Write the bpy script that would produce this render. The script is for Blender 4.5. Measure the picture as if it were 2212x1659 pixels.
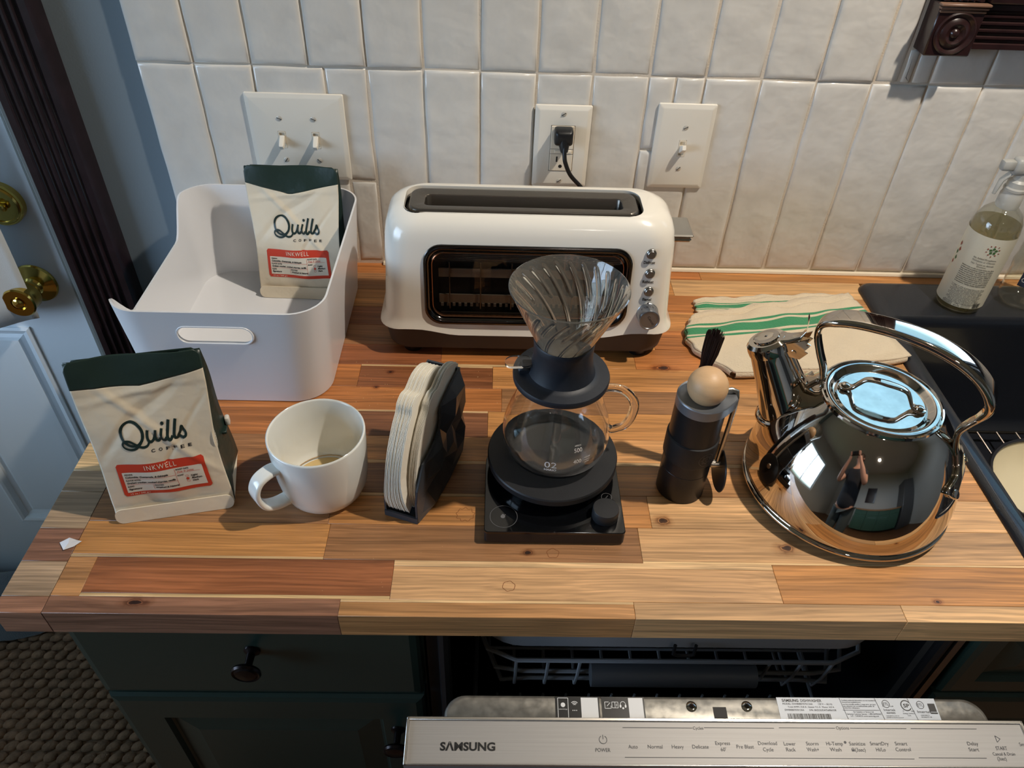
import bpy, bmesh, math, random
from mathutils import Vector, Matrix, Euler
random.seed(7)
PI = math.pi
sc = bpy.context.scene
for o in list(bpy.data.objects):
    bpy.data.objects.remove(o, do_unlink=True)
COL = sc.collection
T = 0.915            # height of the worktop above the floor; most numbers below are metres from its top surface

def srgb(r, g, b):
    f = lambda c: (c/255/12.92) if c/255 <= 0.04045 else ((c/255+0.055)/1.055)**2.4
    return (f(r), f(g), f(b), 1.0)

# ------------------------------------------------------------------ camera, world, lights, exposure
cam = bpy.data.cameras.new('camera')
cam.sensor_width = 36.0
cam.lens = 1631.48/2212*36.0
cam.clip_start = 0.02
co = bpy.data.objects.new('camera', cam)
COL.objects.link(co)
yaw, pitch, roll = -0.0344, 0.7190, 0.0413
cy, sy, cp, sp = math.cos(yaw), math.sin(yaw), math.cos(pitch), math.sin(pitch)
F = Vector((-sy*cp, cy*cp, -sp)); Rr = Vector((cy, sy, 0)); U = Rr.cross(F)
R2 = Rr*math.cos(roll)+U*math.sin(roll); U2 = -Rr*math.sin(roll)+U*math.cos(roll)
M = Matrix((R2, U2, -F)).transposed().to_4x4()
M.translation = Vector((0.4749, -1.0231, 0.6494+T))
co.matrix_world = M
sc.camera = co

sc.view_settings.view_transform = 'Standard'
sc.view_settings.look = 'None'
sc.view_settings.exposure = 0.35
sc.view_settings.gamma = 1.0
sc.view_settings.use_curve_mapping = False
sc.cycles.use_denoising = True
sc.cycles.max_bounces = 12
sc.cycles.diffuse_bounces = 4
sc.cycles.glossy_bounces = 6
sc.cycles.transmission_bounces = 12
sc.cycles.transparent_max_bounces = 16
sc.cycles.sample_clamp_indirect = 4.0
sc.cycles.caustics_reflective = False
sc.cycles.caustics_refractive = False

w = bpy.data.worlds.new('sky'); sc.world = w; w.use_nodes = True
nt = w.node_tree; nt.nodes.clear()
out = nt.nodes.new('ShaderNodeOutputWorld'); bg = nt.nodes.new('ShaderNodeBackground')
tc = nt.nodes.new('ShaderNodeTexCoord'); sx = nt.nodes.new('ShaderNodeSeparateXYZ')
rp = nt.nodes.new('ShaderNodeValToRGB')
rp.color_ramp.elements[0].position = 0.47; rp.color_ramp.elements[0].color = (0.035, 0.06, 0.025, 1)
rp.color_ramp.elements[1].position = 0.53; rp.color_ramp.elements[1].color = (1.15, 1.55, 2.10, 1)
e = rp.color_ramp.elements.new(0.76); e.color = (0.11, 0.21, 0.27, 1)
e = rp.color_ramp.elements.new(1.0); e.color = (0.06, 0.13, 0.26, 1)
mr = nt.nodes.new('ShaderNodeMapRange'); mr.inputs[1].default_value = -1; mr.inputs[2].default_value = 1
nt.links.new(tc.outputs['Generated'], sx.inputs[0]); nt.links.new(sx.outputs[2], mr.inputs[0])
nt.links.new(mr.outputs[0], rp.inputs[0]); nt.links.new(rp.outputs[0], bg.inputs[0])
bg.inputs[1].default_value = SKY = 6.0
nt.links.new(bg.outputs[0], out.inputs[0])

def portal(name, loc, rot, sx_, sy_):
    l = bpy.data.lights.new(name, 'AREA'); l.shape = 'RECTANGLE'; l.size = sx_; l.size_y = sy_
    l.cycles.is_portal = True
    o = bpy.data.objects.new(name, l); o.location = loc; o.rotation_euler = rot; COL.objects.link(o)
# ceiling spotlight over the sink (the photograph's key light) and a weaker unseen one added as room fill
def ceiling_lamp(name, x, y, power, col, rad, aim, size=2.2):
    l = bpy.data.lights.new(name, 'SPOT'); l.energy = power; l.color = col; l.shadow_soft_size = rad
    l.spot_size = size; l.spot_blend = 0.6
    o = bpy.data.objects.new(name, l); o.location = (x, y, T+1.47)
    d = Vector(aim)-Vector((x, y, 1.47)); o.rotation_euler = d.to_track_quat('-Z', 'Y').to_euler()
    COL.objects.link(o)
ceiling_lamp('lamp_light', 1.24, -0.50, 66, (1.0, 0.90, 0.77), 0.022, (0.75, -0.35, 0.0))
ceiling_lamp('lamp_light', 0.9, -2.3, 11, (1.0, 0.93, 0.84), 0.05, (0.9, -2.2, 0.0))  # added fill lamp, unseen, to brighten the room at the back
portal('daylight_portal', (1.62, 0.13, T+0.83), (-PI/2, 0, 0), 0.98, 0.86)
portal('daylight_portal', (-1.43, -1.15, T+0.42), (0, -PI/2, 0), 1.05, 1.3)
portal('daylight_portal', (-0.60, 0.08, T+0.55), (-PI/2, 0, 0), 0.52, 0.8)

# ------------------------------------------------------------------ materials
MATS = {}
def mat(name, color=(.5, .5, .5, 1), rough=.5, metal=0., bump=0., bscale=200., bdist=.001, var=0., vscale=20.,
        trans=0., ior=1.45, coat=0., alpha=1., sheen=0., spec=.5, aniso=None, objcol=False, rvar=0., stretch=(1, 1, 1), emit=None):
    if name in MATS: return MATS[name]
    m = bpy.data.materials.new(name); m.use_nodes = True
    nt = m.node_tree; b = nt.nodes['Principled BSDF']
    b.inputs['Base Color'].default_value = color
    b.inputs['Roughness'].default_value = rough; b.inputs['Metallic'].default_value = metal
    b.inputs['IOR'].default_value = ior; b.inputs['Transmission Weight'].default_value = trans
    b.inputs['Coat Weight'].default_value = coat; b.inputs['Coat Roughness'].default_value = 0.08
    b.inputs['Alpha'].default_value = alpha; b.inputs['Specular IOR Level'].default_value = spec
    b.inputs['Sheen Weight'].default_value = sheen
    L = nt.links.new
    t = nt.nodes.new('ShaderNodeTexCoord'); mp = nt.nodes.new('ShaderNodeMapping'); mp.inputs['Scale'].default_value = stretch
    L(t.outputs['Object'], mp.inputs[0])
    if emit:
        b.inputs['Emission Color'].default_value = emit[0]; b.inputs['Emission Strength'].default_value = emit[1]
    src = None
    if objcol:
        oi = nt.nodes.new('ShaderNodeObjectInfo'); src = oi.outputs['Color']; L(src, b.inputs['Base Color'])
    if var > 0:
        n = nt.nodes.new('ShaderNodeTexNoise'); n.inputs['Scale'].default_value = vscale; n.inputs['Detail'].default_value = 4
        L(mp.outputs[0], n.inputs[0])
        mr = nt.nodes.new('ShaderNodeMapRange'); mr.inputs[1].default_value = .3; mr.inputs[2].default_value = .7
        mr.inputs[3].default_value = 1-var; mr.inputs[4].default_value = 1+var
        L(n.outputs[0], mr.inputs[0])
        mx = nt.nodes.new('ShaderNodeMix'); mx.data_type = 'RGBA'; mx.blend_type = 'MULTIPLY'; mx.inputs[0].default_value = 1
        if src: L(src, mx.inputs[6])
        else: mx.inputs[6].default_value = color
        L(mr.outputs[0], mx.inputs[7]); L(mx.outputs[2], b.inputs['Base Color'])
        if rvar > 0:
            m2 = nt.nodes.new('ShaderNodeMapRange'); m2.inputs[1].default_value = .3; m2.inputs[2].default_value = .7
            m2.inputs[3].default_value = rough-rvar; m2.inputs[4].default_value = rough+rvar
            L(n.outputs[0], m2.inputs[0]); L(m2.outputs[0], b.inputs['Roughness'])
    if bump > 0:
        n = nt.nodes.new('ShaderNodeTexNoise'); n.inputs['Scale'].default_value = bscale; n.inputs['Detail'].default_value = 3
        L(mp.outputs[0], n.inputs[0])
        bp = nt.nodes.new('ShaderNodeBump'); bp.inputs['Strength'].default_value = bump; bp.inputs['Distance'].default_value = bdist
        L(n.outputs[0], bp.inputs['Height']); L(bp.outputs[0], b.inputs['Normal'])
    MATS[name] = m
    return m

def wood_mat(name, knots=True, axis=0):
    """Acacia / beech: the tone is the stave's own (object colour); grain runs along the stave."""
    m = bpy.data.materials.new(name); m.use_nodes = True
    nt = m.node_tree; b = nt.nodes['Principled BSDF']; N = nt.nodes.new; L = nt.links.new
    oi = N('ShaderNodeObjectInfo'); tc = N('ShaderNodeTexCoord')
    add = N('ShaderNodeVectorMath'); add.operation = 'MULTIPLY_ADD'
    cmb = N('ShaderNodeCombineXYZ')
    L(oi.outputs['Random'], cmb.inputs[0]); L(oi.outputs['Random'], cmb.inputs[1]); L(oi.outputs['Random'], cmb.inputs[2])
    sc_ = N('ShaderNodeVectorMath'); sc_.operation = 'SCALE'; sc_.inputs['Scale'].default_value = 13.7
    L(cmb.outputs[0], sc_.inputs[0])
    ad = N('ShaderNodeVectorMath'); ad.operation = 'ADD'
    L(tc.outputs['Object'], ad.inputs[0]); L(sc_.outputs[0], ad.inputs[1])
    # gentle warp so the growth rings wander
    wn = N('ShaderNodeTexNoise'); wn.inputs['Scale'].default_value = 5; L(ad.outputs[0], wn.inputs[0])
    ws = N('ShaderNodeVectorMath'); ws.operation = 'SCALE'; ws.inputs['Scale'].default_value = 0.013; L(wn.outputs['Color'], ws.inputs[0])
    a2 = N('ShaderNodeVectorMath'); a2.operation = 'ADD'; L(ad.outputs[0], a2.inputs[0]); L(ws.outputs[0], a2.inputs[1])
    def st(v):
        mp = N('ShaderNodeMapping'); mp.inputs['Scale'].default_value = v; L(a2.outputs[0], mp.inputs[0]); return mp
    st1 = (1.3, 34, 34) if axis == 0 else (34, 34, 1.3)
    st2 = (9, 420, 420) if axis == 0 else (420, 420, 9)
    n1 = N('ShaderNodeTexNoise'); n1.inputs['Scale'].default_value = 1; n1.inputs['Detail'].default_value = 5; n1.inputs['Roughness'].default_value = .6
    L(st(st1).outputs[0], n1.inputs[0])
    n2 = N('ShaderNodeTexNoise'); n2.inputs['Scale'].default_value = 1; n2.inputs['Detail'].default_value = 3
    L(st(st2).outputs[0], n2.inputs[0])
    r1 = N('ShaderNodeMapRange'); r1.inputs[1].default_value = .28; r1.inputs[2].default_value = .72; r1.inputs[3].default_value = .60; r1.inputs[4].default_value = 1.36
    L(n1.outputs[0], r1.inputs[0])
    r2 = N('ShaderNodeMapRange'); r2.inputs[1].default_value = .3; r2.inputs[2].default_value = .7; r2.inputs[3].default_value = .66; r2.inputs[4].default_value = 1.18
    L(n2.outputs[0], r2.inputs[0])
    n3 = N('ShaderNodeTexNoise'); n3.inputs['Scale'].default_value = 1; n3.inputs['Detail'].default_value = 4; n3.inputs['Roughness'].default_value = .7
    L(st((2.6, 130, 130) if axis == 0 else (130, 130, 2.6)).outputs[0], n3.inputs[0])
    r3 = N('ShaderNodeMapRange'); r3.inputs[1].default_value = .3; r3.inputs[2].default_value = .7; r3.inputs[3].default_value = .74; r3.inputs[4].default_value = 1.18
    L(n3.outputs[0], r3.inputs[0])
    m0 = N('ShaderNodeMath'); m0.operation = 'MULTIPLY'; L(r1.outputs[0], m0.inputs[0]); L(r3.outputs[0], m0.inputs[1])
    mul = N('ShaderNodeMath'); mul.operation = 'MULTIPLY'; L(m0.outputs[0], mul.inputs[0]); L(r2.outputs[0], mul.inputs[1])
    mx = N('ShaderNodeMix'); mx.data_type = 'RGBA'; mx.blend_type = 'MULTIPLY'; mx.inputs[0].default_value = 1
    L(oi.outputs['Color'], mx.inputs[6]); L(mul.outputs[0], mx.inputs[7])
    last = mx.outputs[2]
    if knots:
        gp = N('ShaderNodeNewGeometry')
        for (kx, ky, kr, ks) in [(.790, -.538, .009, 1.5), (.663, -.503, .008, 1.35), (.515, -.548, .0045, 1.6), (.705, -.243, .008, 2.2), (.925, -.601, .004, 1.4),
                                 (.340, -.262, .004, 1.3), (.325, -.293, .004, 1.3), (.135, -.611, .006, 2.6)]:
            sb = N('ShaderNodeVectorMath'); sb.operation = 'SUBTRACT'; sb.inputs[1].default_value = (kx, ky, T); L(gp.outputs['Position'], sb.inputs[0])
            ml = N('ShaderNodeVectorMath'); ml.operation = 'MULTIPLY'; ml.inputs[1].default_value = (1/(kr*ks), 1/kr, 0); L(sb.outputs[0], ml.inputs[0])
            ln = N('ShaderNodeVectorMath'); ln.operation = 'LENGTH'; L(ml.outputs[0], ln.inputs[0])
            ns = N('ShaderNodeTexNoise'); ns.inputs['Scale'].default_value = 90; L(gp.outputs['Position'], ns.inputs[0])
            am = N('ShaderNodeMath'); am.operation = 'MULTIPLY_ADD'; am.inputs[1].default_value = 1.1; L(ns.outputs[0], am.inputs[0]); L(ln.outputs['Value'], am.inputs[2])
            rk = N('ShaderNodeValToRGB'); cr = rk.color_ramp
            cr.elements[0].position = .33; cr.elements[0].color = (.07, .05, .05, 1)
            cr.elements[1].position = .95; cr.elements[1].color = (1, 1, 1, 1)
            for p, c in ((.46, (.16, .10, .08, 1)), (.50, (.9, .75, .6, 1)), (.55, (.35, .24, .17, 1)), (.68, (.78, .70, .62, 1))):
                q = cr.elements.new(p); q.color = c
            dv = N('ShaderNodeMath'); dv.operation = 'MULTIPLY'; dv.inputs[1].default_value = .50; L(am.outputs[0], dv.inputs[0]); L(dv.outputs[0], rk.inputs[0])
            mk = N('ShaderNodeMix'); mk.data_type = 'RGBA'; mk.blend_type = 'MULTIPLY'; mk.inputs[0].default_value = 1
            L(last, mk.inputs[6]); L(rk.outputs[0], mk.inputs[7]); last = mk.outputs[2]
    L(last, b.inputs['Base Color'])
    b.inputs['Roughness'].default_value = .42
    rr = N('ShaderNodeMapRange'); rr.inputs[3].default_value = .30; rr.inputs[4].default_value = .55; L(n2.outputs[0], rr.inputs[0]); L(rr.outputs[0], b.inputs['Roughness'])
    bp = N('ShaderNodeBump'); bp.inputs['Strength'].default_value = .25; bp.inputs['Distance'].default_value = .0004
    L(n2.outputs[0], bp.inputs['Height']); L(bp.outputs[0], b.inputs['Normal'])
    return m

def thin_glass(name, tint=(1, 1, 1, 1), rough=.0, clear=.97):
    m = bpy.data.materials.new(name); m.use_nodes = True
    nt = m.node_tree; nt.nodes.clear(); N = nt.nodes.new
    o = N('ShaderNodeOutputMaterial'); t = N('ShaderNodeBsdfTransparent'); g = N('ShaderNodeBsdfGlossy'); f = N('ShaderNodeFresnel'); mx = N('ShaderNodeMixShader')
    t.inputs[0].default_value = tuple(c*clear for c in tint[:3])+(1,); g.inputs['Roughness'].default_value = rough; f.inputs[0].default_value = 1.5
    ge = N('ShaderNodeNewGeometry'); io = N('ShaderNodeMapRange'); io.inputs[3].default_value = 1.5; io.inputs[4].default_value = 1/1.5
    nt.links.new(ge.outputs['Backfacing'], io.inputs[0]); nt.links.new(io.outputs[0], f.inputs[0])
    nt.links.new(f.outputs[0], mx.inputs[0]); nt.links.new(t.outputs[0], mx.inputs[1]); nt.links.new(g.outputs[0], mx.inputs[2]); nt.links.new(mx.outputs[0], o.inputs[0])
    return m

# ------------------------------------------------------------------ mesh helpers
class MB:
    def __init__(s): s.v = []; s.f = []; s.m = []
    def add(s, vs, fs, mi=0):
        k = len(s.v); s.v += [tuple(v) for v in vs]
        for f in fs: s.f.append(tuple(i+k for i in f)); s.m.append(mi)
    def box(s, x0, x1, y0, y1, z0, z1, bev=0., mi=0, seg=1):
        bm = bmesh.new(); bmesh.ops.create_cube(bm, size=1)
        for v in bm.verts: v.co = Vector(((x0+x1)/2+v.co.x*(x1-x0), (y0+y1)/2+v.co.y*(y1-y0), (z0+z1)/2+v.co.z*(z1-z0)))
        if bev > 0: bmesh.ops.bevel(bm, geom=bm.edges[:]+bm.verts[:], offset=bev, segments=seg, affect='EDGES', profile=.5)
        bm.verts.index_update(); s.add([v.co[:] for v in bm.verts], [[v.index for v in f.verts] for f in bm.faces], mi); bm.free(); return s
    def loft(s, rings, cap0=True, cap1=True, closed=True, mi=0):
        n = len(rings[0]); vs = [p for r in rings for p in r]; fs = []
        for i in range(len(rings)-1):
            for j in range(n if closed else n-1):
                a = i*n+j; b = i*n+(j+1) % n; fs.append((a, b, b+n, a+n))
        if cap0: fs.append(tuple(range(n-1, -1, -1)))
        if cap1: fs.append(tuple((len(rings)-1)*n+j for j in range(n)))
        s.add(vs, fs, mi); return s
    def lathe(s, prof, x=0, y=0, n=48, cap0=True, cap1=True, mi=0, M=None):
        """prof: (radius, z) from one end to the other"""
        rings = []
        for r, z in prof:
            rg = [Vector((x+r*math.cos(2*PI*k/n), y+r*math.sin(2*PI*k/n), z)) for k in range(n)]
            if M: rg = [M @ p for p in rg]
            rings.append(rg)
        return s.loft(rings, cap0, cap1, True, mi)
    def tube(s, pts, r, n=10, cap=True, mi=0, flat=1.0, up=None):
        pts = [Vector(p) for p in pts]; rr = r if isinstance(r, (list, tuple)) else [r]*len(pts)
        rings = []; prev = None
        for i, p in enumerate(pts):
            d = (pts[min(i+1, len(pts)-1)]-pts[max(i-1, 0)]).normalized()
            if prev is None:
                a = Vector(up) if up else (Vector((0, 0, 1)) if abs(d.z) < .9 else Vector((1, 0, 0)))
            else: a = prev
            a = (a-d*a.dot(d)).normalized(); prev = a; b = d.cross(a)
            rings.append([p+a*math.cos(2*PI*k/n)*rr[i]*flat+b*math.sin(2*PI*k/n)*rr[i] for k in range(n)])
        return s.loft(rings, cap, cap, True, mi)
    def prism(s, poly, fn, d0, d1, mi=0):
        """poly 2-D outline mapped by fn(u,v,d)"""
        n = len(poly); vs = [fn(u, v, d0) for u, v in poly]+[fn(u, v, d1) for u, v in poly]
        fs = [tuple(range(n-1, -1, -1)), tuple(range(n, 2*n))]+[(j, (j+1) % n, (j+1) % n+n, j+n) for j in range(n)]
        s.add(vs, fs, mi); return s
    def grid(s, fn, nu, nv, mi=0, mfn=None):
        vs = [fn(i/nu, j/nv) for j in range(nv+1) for i in range(nu+1)]; k = len(s.v)
        s.v += [tuple(v) for v in vs]
        for j in range(nv):
            for i in range(nu):
                a = k+j*(nu+1)+i; s.f.append((a, a+1, a+nu+2, a+nu+1)); s.m.append(mfn((i+.5)/nu, (j+.5)/nv) if mfn else mi)
        return s

def rrect(hx, hy, r, n=6, cx=0, cy=0):
    pts = []
    r = min(r, hx*.999, hy*.999)
    for (sx_, sy_, a0) in ((1, 1, 0), (-1, 1, PI/2), (-1, -1, PI), (1, -1, 3*PI/2)):
        for k in range(n+1):
            a = a0+PI/2*k/n
            pts.append((cx+sx_*(hx-r)+r*math.cos(a), cy+sy_*(hy-r)+r*math.sin(a)))
    return pts

def crom(pts, n=8):
    P = [Vector(p) for p in pts]; P = [P[0]*2-P[1]]+P+[P[-1]*2-P[-2]]; out = []
    for i in range(1, len(P)-2):
        for k in range(n):
            t = k/n; a, b, c, d = P[i-1:i+3]
            out.append(.5*((2*b)+(c-a)*t+(2*a-5*b+4*c-d)*t*t+(-a+3*b-3*c+d)*t**3))
    out.append(P[-2]); return out

def make(name, mb, m, parent=None, origin=None, sharp=40, smooth=True, color=None, solid=0, subs=0, label=None, kind=None, fixn=True):
    """Mesh object. Vertices are given in worktop coordinates; the origin is the parent's, or `origin`."""
    me = bpy.data.meshes.new(name)
    base = Vector(parent['o']) if parent is not None else Vector(origin or (0, 0, 0))
    me.from_pydata([tuple(Vector(v)-base) for v in mb.v], [], mb.f)
    ms = m if isinstance(m, (list, tuple)) else [m]
    for x in ms: me.materials.append(x)
    me.polygons.foreach_set('material_index', mb.m)
    if fixn:
        bm = bmesh.new(); bm.from_mesh(me); bmesh.ops.remove_doubles(bm, verts=bm.verts, dist=1e-6)
        bmesh.ops.recalc_face_normals(bm, faces=bm.faces); bm.to_mesh(me); bm.free()
    if smooth:
        me.polygons.foreach_set('use_smooth', [True]*len(me.polygons)); me.set_sharp_from_angle(angle=math.radians(sharp))
    me.update()
    o = bpy.data.objects.new(name, me); COL.objects.link(o)
    if parent is not None: o.parent = parent
    else: o.location = base+Vector((0, 0, T)); 
    o['o'] = tuple(base)
    if color: o.color = color
    if solid:
        md = o.modifiers.new('s', 'SOLIDIFY'); md.thickness = solid; md.offset = 0
    if subs:
        md = o.modifiers.new('u', 'SUBSURF'); md.levels = subs; md.render_levels = subs
    if label: o['label'] = label
    if kind: o['kind'] = kind
    return o

def thing(name, label, cat, origin=(0, 0, 0), group=None, kind=None, rz=0):
    o = bpy.data.objects.new(name, None); COL.objects.link(o); o.empty_display_size = .02
    o.location = Vector(origin)+Vector((0, 0, T)); o['o'] = tuple(origin)
    o.rotation_euler = (0, 0, rz)
    if label: o['label'] = label
    if cat: o['category'] = cat
    if group: o['group'] = group
    if kind: o['kind'] = kind
    return o
def tag(o, label, cat, group=None):
    o['label'] = label; o['category'] = cat
    if group: o['group'] = group
    return o

def boolean(o, cutters, op='DIFFERENCE'):
    for c in cutters:
        md = o.modifiers.new('b', 'BOOLEAN'); md.operation = op; md.solver = 'EXACT'; md.object = c
    bpy.context.view_layer.update()
    dg = bpy.context.evaluated_depsgraph_get(); me = bpy.data.meshes.new_from_object(o.evaluated_get(dg))
    o.modifiers.clear(); o.data = me
    me.polygons.foreach_set('use_smooth', [True]*len(me.polygons)); me.set_sharp_from_angle(angle=math.radians(35))
    for c in cutters: bpy.data.objects.remove(c, do_unlink=True)

_tc = {}
def text_mesh(s, bold=0.0, space=1.0):
    k = (s, bold, space)
    if k in _tc: return _tc[k]
    cu = bpy.data.curves.new('t', 'FONT'); cu.body = s; cu.size = 1; cu.offset = bold; cu.resolution_u = 3; cu.space_character = space
    o = bpy.data.objects.new('t', cu); COL.objects.link(o); bpy.context.view_layer.update()
    dg = bpy.context.evaluated_depsgraph_get(); me = bpy.data.meshes.new_from_object(o.evaluated_get(dg))
    v = [tuple(x.co[:2]) for x in me.vertices]; f = [tuple(p.vertices) for p in me.polygons]
    bpy.data.objects.remove(o, do_unlink=True); bpy.data.meshes.remove(me)
    _tc[k] = (v, f); return v, f
def text(mb, s, size, fn, u=0, v=0, align='C', width=None, bold=0.0, slant=0.0, space=1.0, mi=0, rot=0.0):
    """adds the glyphs of s as flat print; fn(u,v) -> 3-D point; size = em height; width forces the line's width"""
    vs, fs = text_mesh(s, bold, space)
    if not vs: return
    x0 = min(p[0] for p in vs); x1 = max(p[0] for p in vs); sx_ = size
    if width: sx_ = width/(x1-x0)
    off = {'C': (x0+x1)/2, 'L': x0, 'R': x1}[align]
    c, s_ = math.cos(rot), math.sin(rot); q = []
    for x, y in vs:
        a = (x-off)*sx_+y*size*slant; b = y*size
        q.append(fn(u+a*c-b*s_, v+a*s_+b*c))
    mb.add(q, fs, mi)
def ribbon(mb, pts, wd, fn, n=6, closed=False, mi=0, cal=0.0):
    """stroke of constant (or slightly calligraphic) width through 2-D pts"""
    P = crom([(p[0], p[1], 0) for p in pts], n); L = []; R_ = []
    for i, p in enumerate(P):
        d = (P[min(i+1, len(P)-1)]-P[max(i-1, 0)]); d.normalize(); nn = Vector((-d.y, d.x, 0))
        w_ = wd/2*(1+cal*abs(d.y)-cal*.5)
        L.append(fn(*(p+nn*w_)[:2])); R_.append(fn(*(p-nn*w_)[:2]))
    k = len(P); mb.add(L+R_, [(i, i+1, k+i+1, k+i) for i in range(k-1)], mi)
def disc(mb, u, v, r, fn, n=16, mi=0, r0=0.0, ry=None):
    ry = ry or r
    if r0 == 0: mb.add([fn(u+r*math.cos(2*PI*k/n), v+ry*math.sin(2*PI*k/n)) for k in range(n)], [tuple(range(n))], mi)
    else:
        mb.add([fn(u+q*math.cos(2*PI*k/n), v+q*ry/r*math.sin(2*PI*k/n)) for q in (r, r0) for k in range(n)], [(k, (k+1) % n, (k+1) % n+n, k+n) for k in range(n)], mi)
def quad(mb, u0, u1, v0, v1, fn, nu=1, nv=1, mi=0):
    mb.grid(lambda a, b: fn(u0+(u1-u0)*a, v0+(v1-v0)*b), nu, nv, mi)
def line(mb, u0, v0, u1, v1, w_, fn, mi=0, n=1):
    d = Vector((u1-u0, v1-v0)); d.normalize(); p = Vector((-d.y, d.x))*w_/2
    mb.grid(lambda a, b: fn(u0+(u1-u0)*a+p.x*(2*b-1), v0+(v1-v0)*a+p.y*(2*b-1)), n, 1, mi)

# ------------------------------------------------------------------ palette
WOOD = wood_mat('acacia')
WOODZ = wood_mat('wood_grain', knots=False, axis=0)
PAINT = mat('slate_paint', srgb(118, 130, 138), .75, bump=.15, bscale=300)
TILE = mat('glazed_tile', srgb(212, 208, 201), .24, bump=.7, bscale=22, bdist=.004, var=.055, vscale=22, coat=.25)
GROUT = mat('grout', srgb(208, 196, 180), .9, bump=.5, bscale=500)
CAULK = mat('caulk', srgb(226, 212, 188), .5)
DARKWOOD = mat('dark_mahogany', srgb(40, 22, 22), .30, bump=.3, bscale=60, stretch=(1, 1, 1), var=.35, vscale=40, coat=.3)
DOORPAINT = mat('door_paint', srgb(228, 236, 242), .38, bump=.1, bscale=120)
JAMB = mat('jamb_paint', srgb(120, 122, 118), .5)
BRASS = mat('brass', srgb(214, 184, 96), .12, 1.0)
PLASTIC_W = mat('white_plastic', srgb(226, 220, 208), .32, coat=.2)
PLASTIC_I = mat('ivory_plastic', srgb(224, 212, 192), .4)
SCREW = mat('painted_screw', srgb(205, 200, 190), .35, .3)
SLOT = mat('slot_dark', srgb(22, 20, 20), .6)
BLACKP = mat('black_plastic', srgb(22, 23, 26), .38)
BLACKG = mat('black_gloss', srgb(9, 10, 12), .06, coat=.6)
BLACKM = mat('black_matte', srgb(26, 27, 30), .5, bump=.1, bscale=900)
STEEL = mat('polished_steel', srgb(205, 200, 194), .055, 1.0)
STEELB = mat('brushed_steel', srgb(188, 180, 170), .30, 1.0, bump=.25, bscale=60, bdist=.0002, stretch=(.3, 25, 25), var=.08, vscale=30)
CHROME = mat('chrome', srgb(215, 214, 212), .04, 1.0)
GREEN = mat('green_cabinet', srgb(37, 53, 47), .32, bump=.06, bscale=80)
BRONZE = mat('dark_bronze', srgb(40, 34, 34), .28, .8)
GLASS = mat('clear_glass', (1, 1, 1, 1), .0, trans=1., ior=1.46)
PANE = thin_glass('window_pane')
PRINT = mat('ink_black', srgb(26, 24, 26), .5)

# ------------------------------------------------------------------ setting: shell of the room
FZ = -T
CEIL = 1.5
s_floor = MB(); s_floor.box(-1.55, 3.3, -3.7, .13, FZ-.05, FZ)
FLOORM = mat('floor_boards', srgb(120, 84, 58), .45, var=.3, vscale=6, stretch=(1, 12, 1))
o = make('floor', s_floor, FLOORM, origin=(0, 0, 0)); o['kind'] = 'structure'
o = make('ceiling', MB().box(-1.55, 3.3, -3.7, .13, CEIL, CEIL+.05), mat('ceiling_paint', srgb(226, 222, 214), .8)); o['kind'] = 'structure'

wb = MB()
WX0, WX1, WZ0, WZ1 = 1.115, 2.12, .425, 1.30     # kitchen window opening
DX0, DX1, DZ1 = -1.03, -.205, 1.12                # door opening
for b in [(-1.55, DX0, FZ, CEIL), (DX0, DX1, DZ1, CEIL), (DX1, WX0, FZ, CEIL), (WX0, WX1, FZ, WZ0), (WX0, WX1, WZ1, CEIL), (WX1, 3.3, FZ, CEIL)]:
    wb.box(b[0], b[1], .0125, .13, b[2], b[3])
wall_back = make('wall_back', wb, PAINT, origin=(0, 0, 0), smooth=False); wall_back['kind'] = 'structure'; wall_back['o'] = (0, 0, 0)
make('grout_bed', MB().box(.0015, 1.10, .0024, .0124, -.03, .9).box(1.10, 2.9, .0024, .0124, -.03, .40), GROUT, wall_back)
make('caulk_bead', MB().tube([(.3, -.0005, .0015), (2.9, -.0005, .0015)], .0045, 8), CAULK, wall_back)
TW = .0752; J1 = .3008
tiles = []
def tcols(z0, z1, k0, k1, skip=()):
    for k in range(k0, k1):
        if k not in skip: tiles.append((k*TW, (k+1)*TW, z0, z1))
tcols(.006, J1, 0, 38, skip=(2, 3, 7, 9))
tiles += [(2*TW, .2445, .200, J1), (.2445, 4*TW, .142, J1), (2*TW, .262, .006, .197), (.264, 4*TW, .006, .140)]
tiles += [(7*TW, 8*TW, .205, J1), (7*TW, 8*TW, .006, .203), (9*TW, .713, .20, J1), (.713, 10*TW, .20, J1), (9*TW, 10*TW, .006, .198)]
tcols(J1, .6013, 0, 13); tiles += [(13*TW, 1.0125, J1, .6013), (1.0125, 1.0275, J1, .3455), (1.0275, 14*TW, J1, .3455)]
tcols(J1, .3535, 14, 38); tcols(.6013, .895, 0, 13)
rt = random.Random(3)
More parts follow.
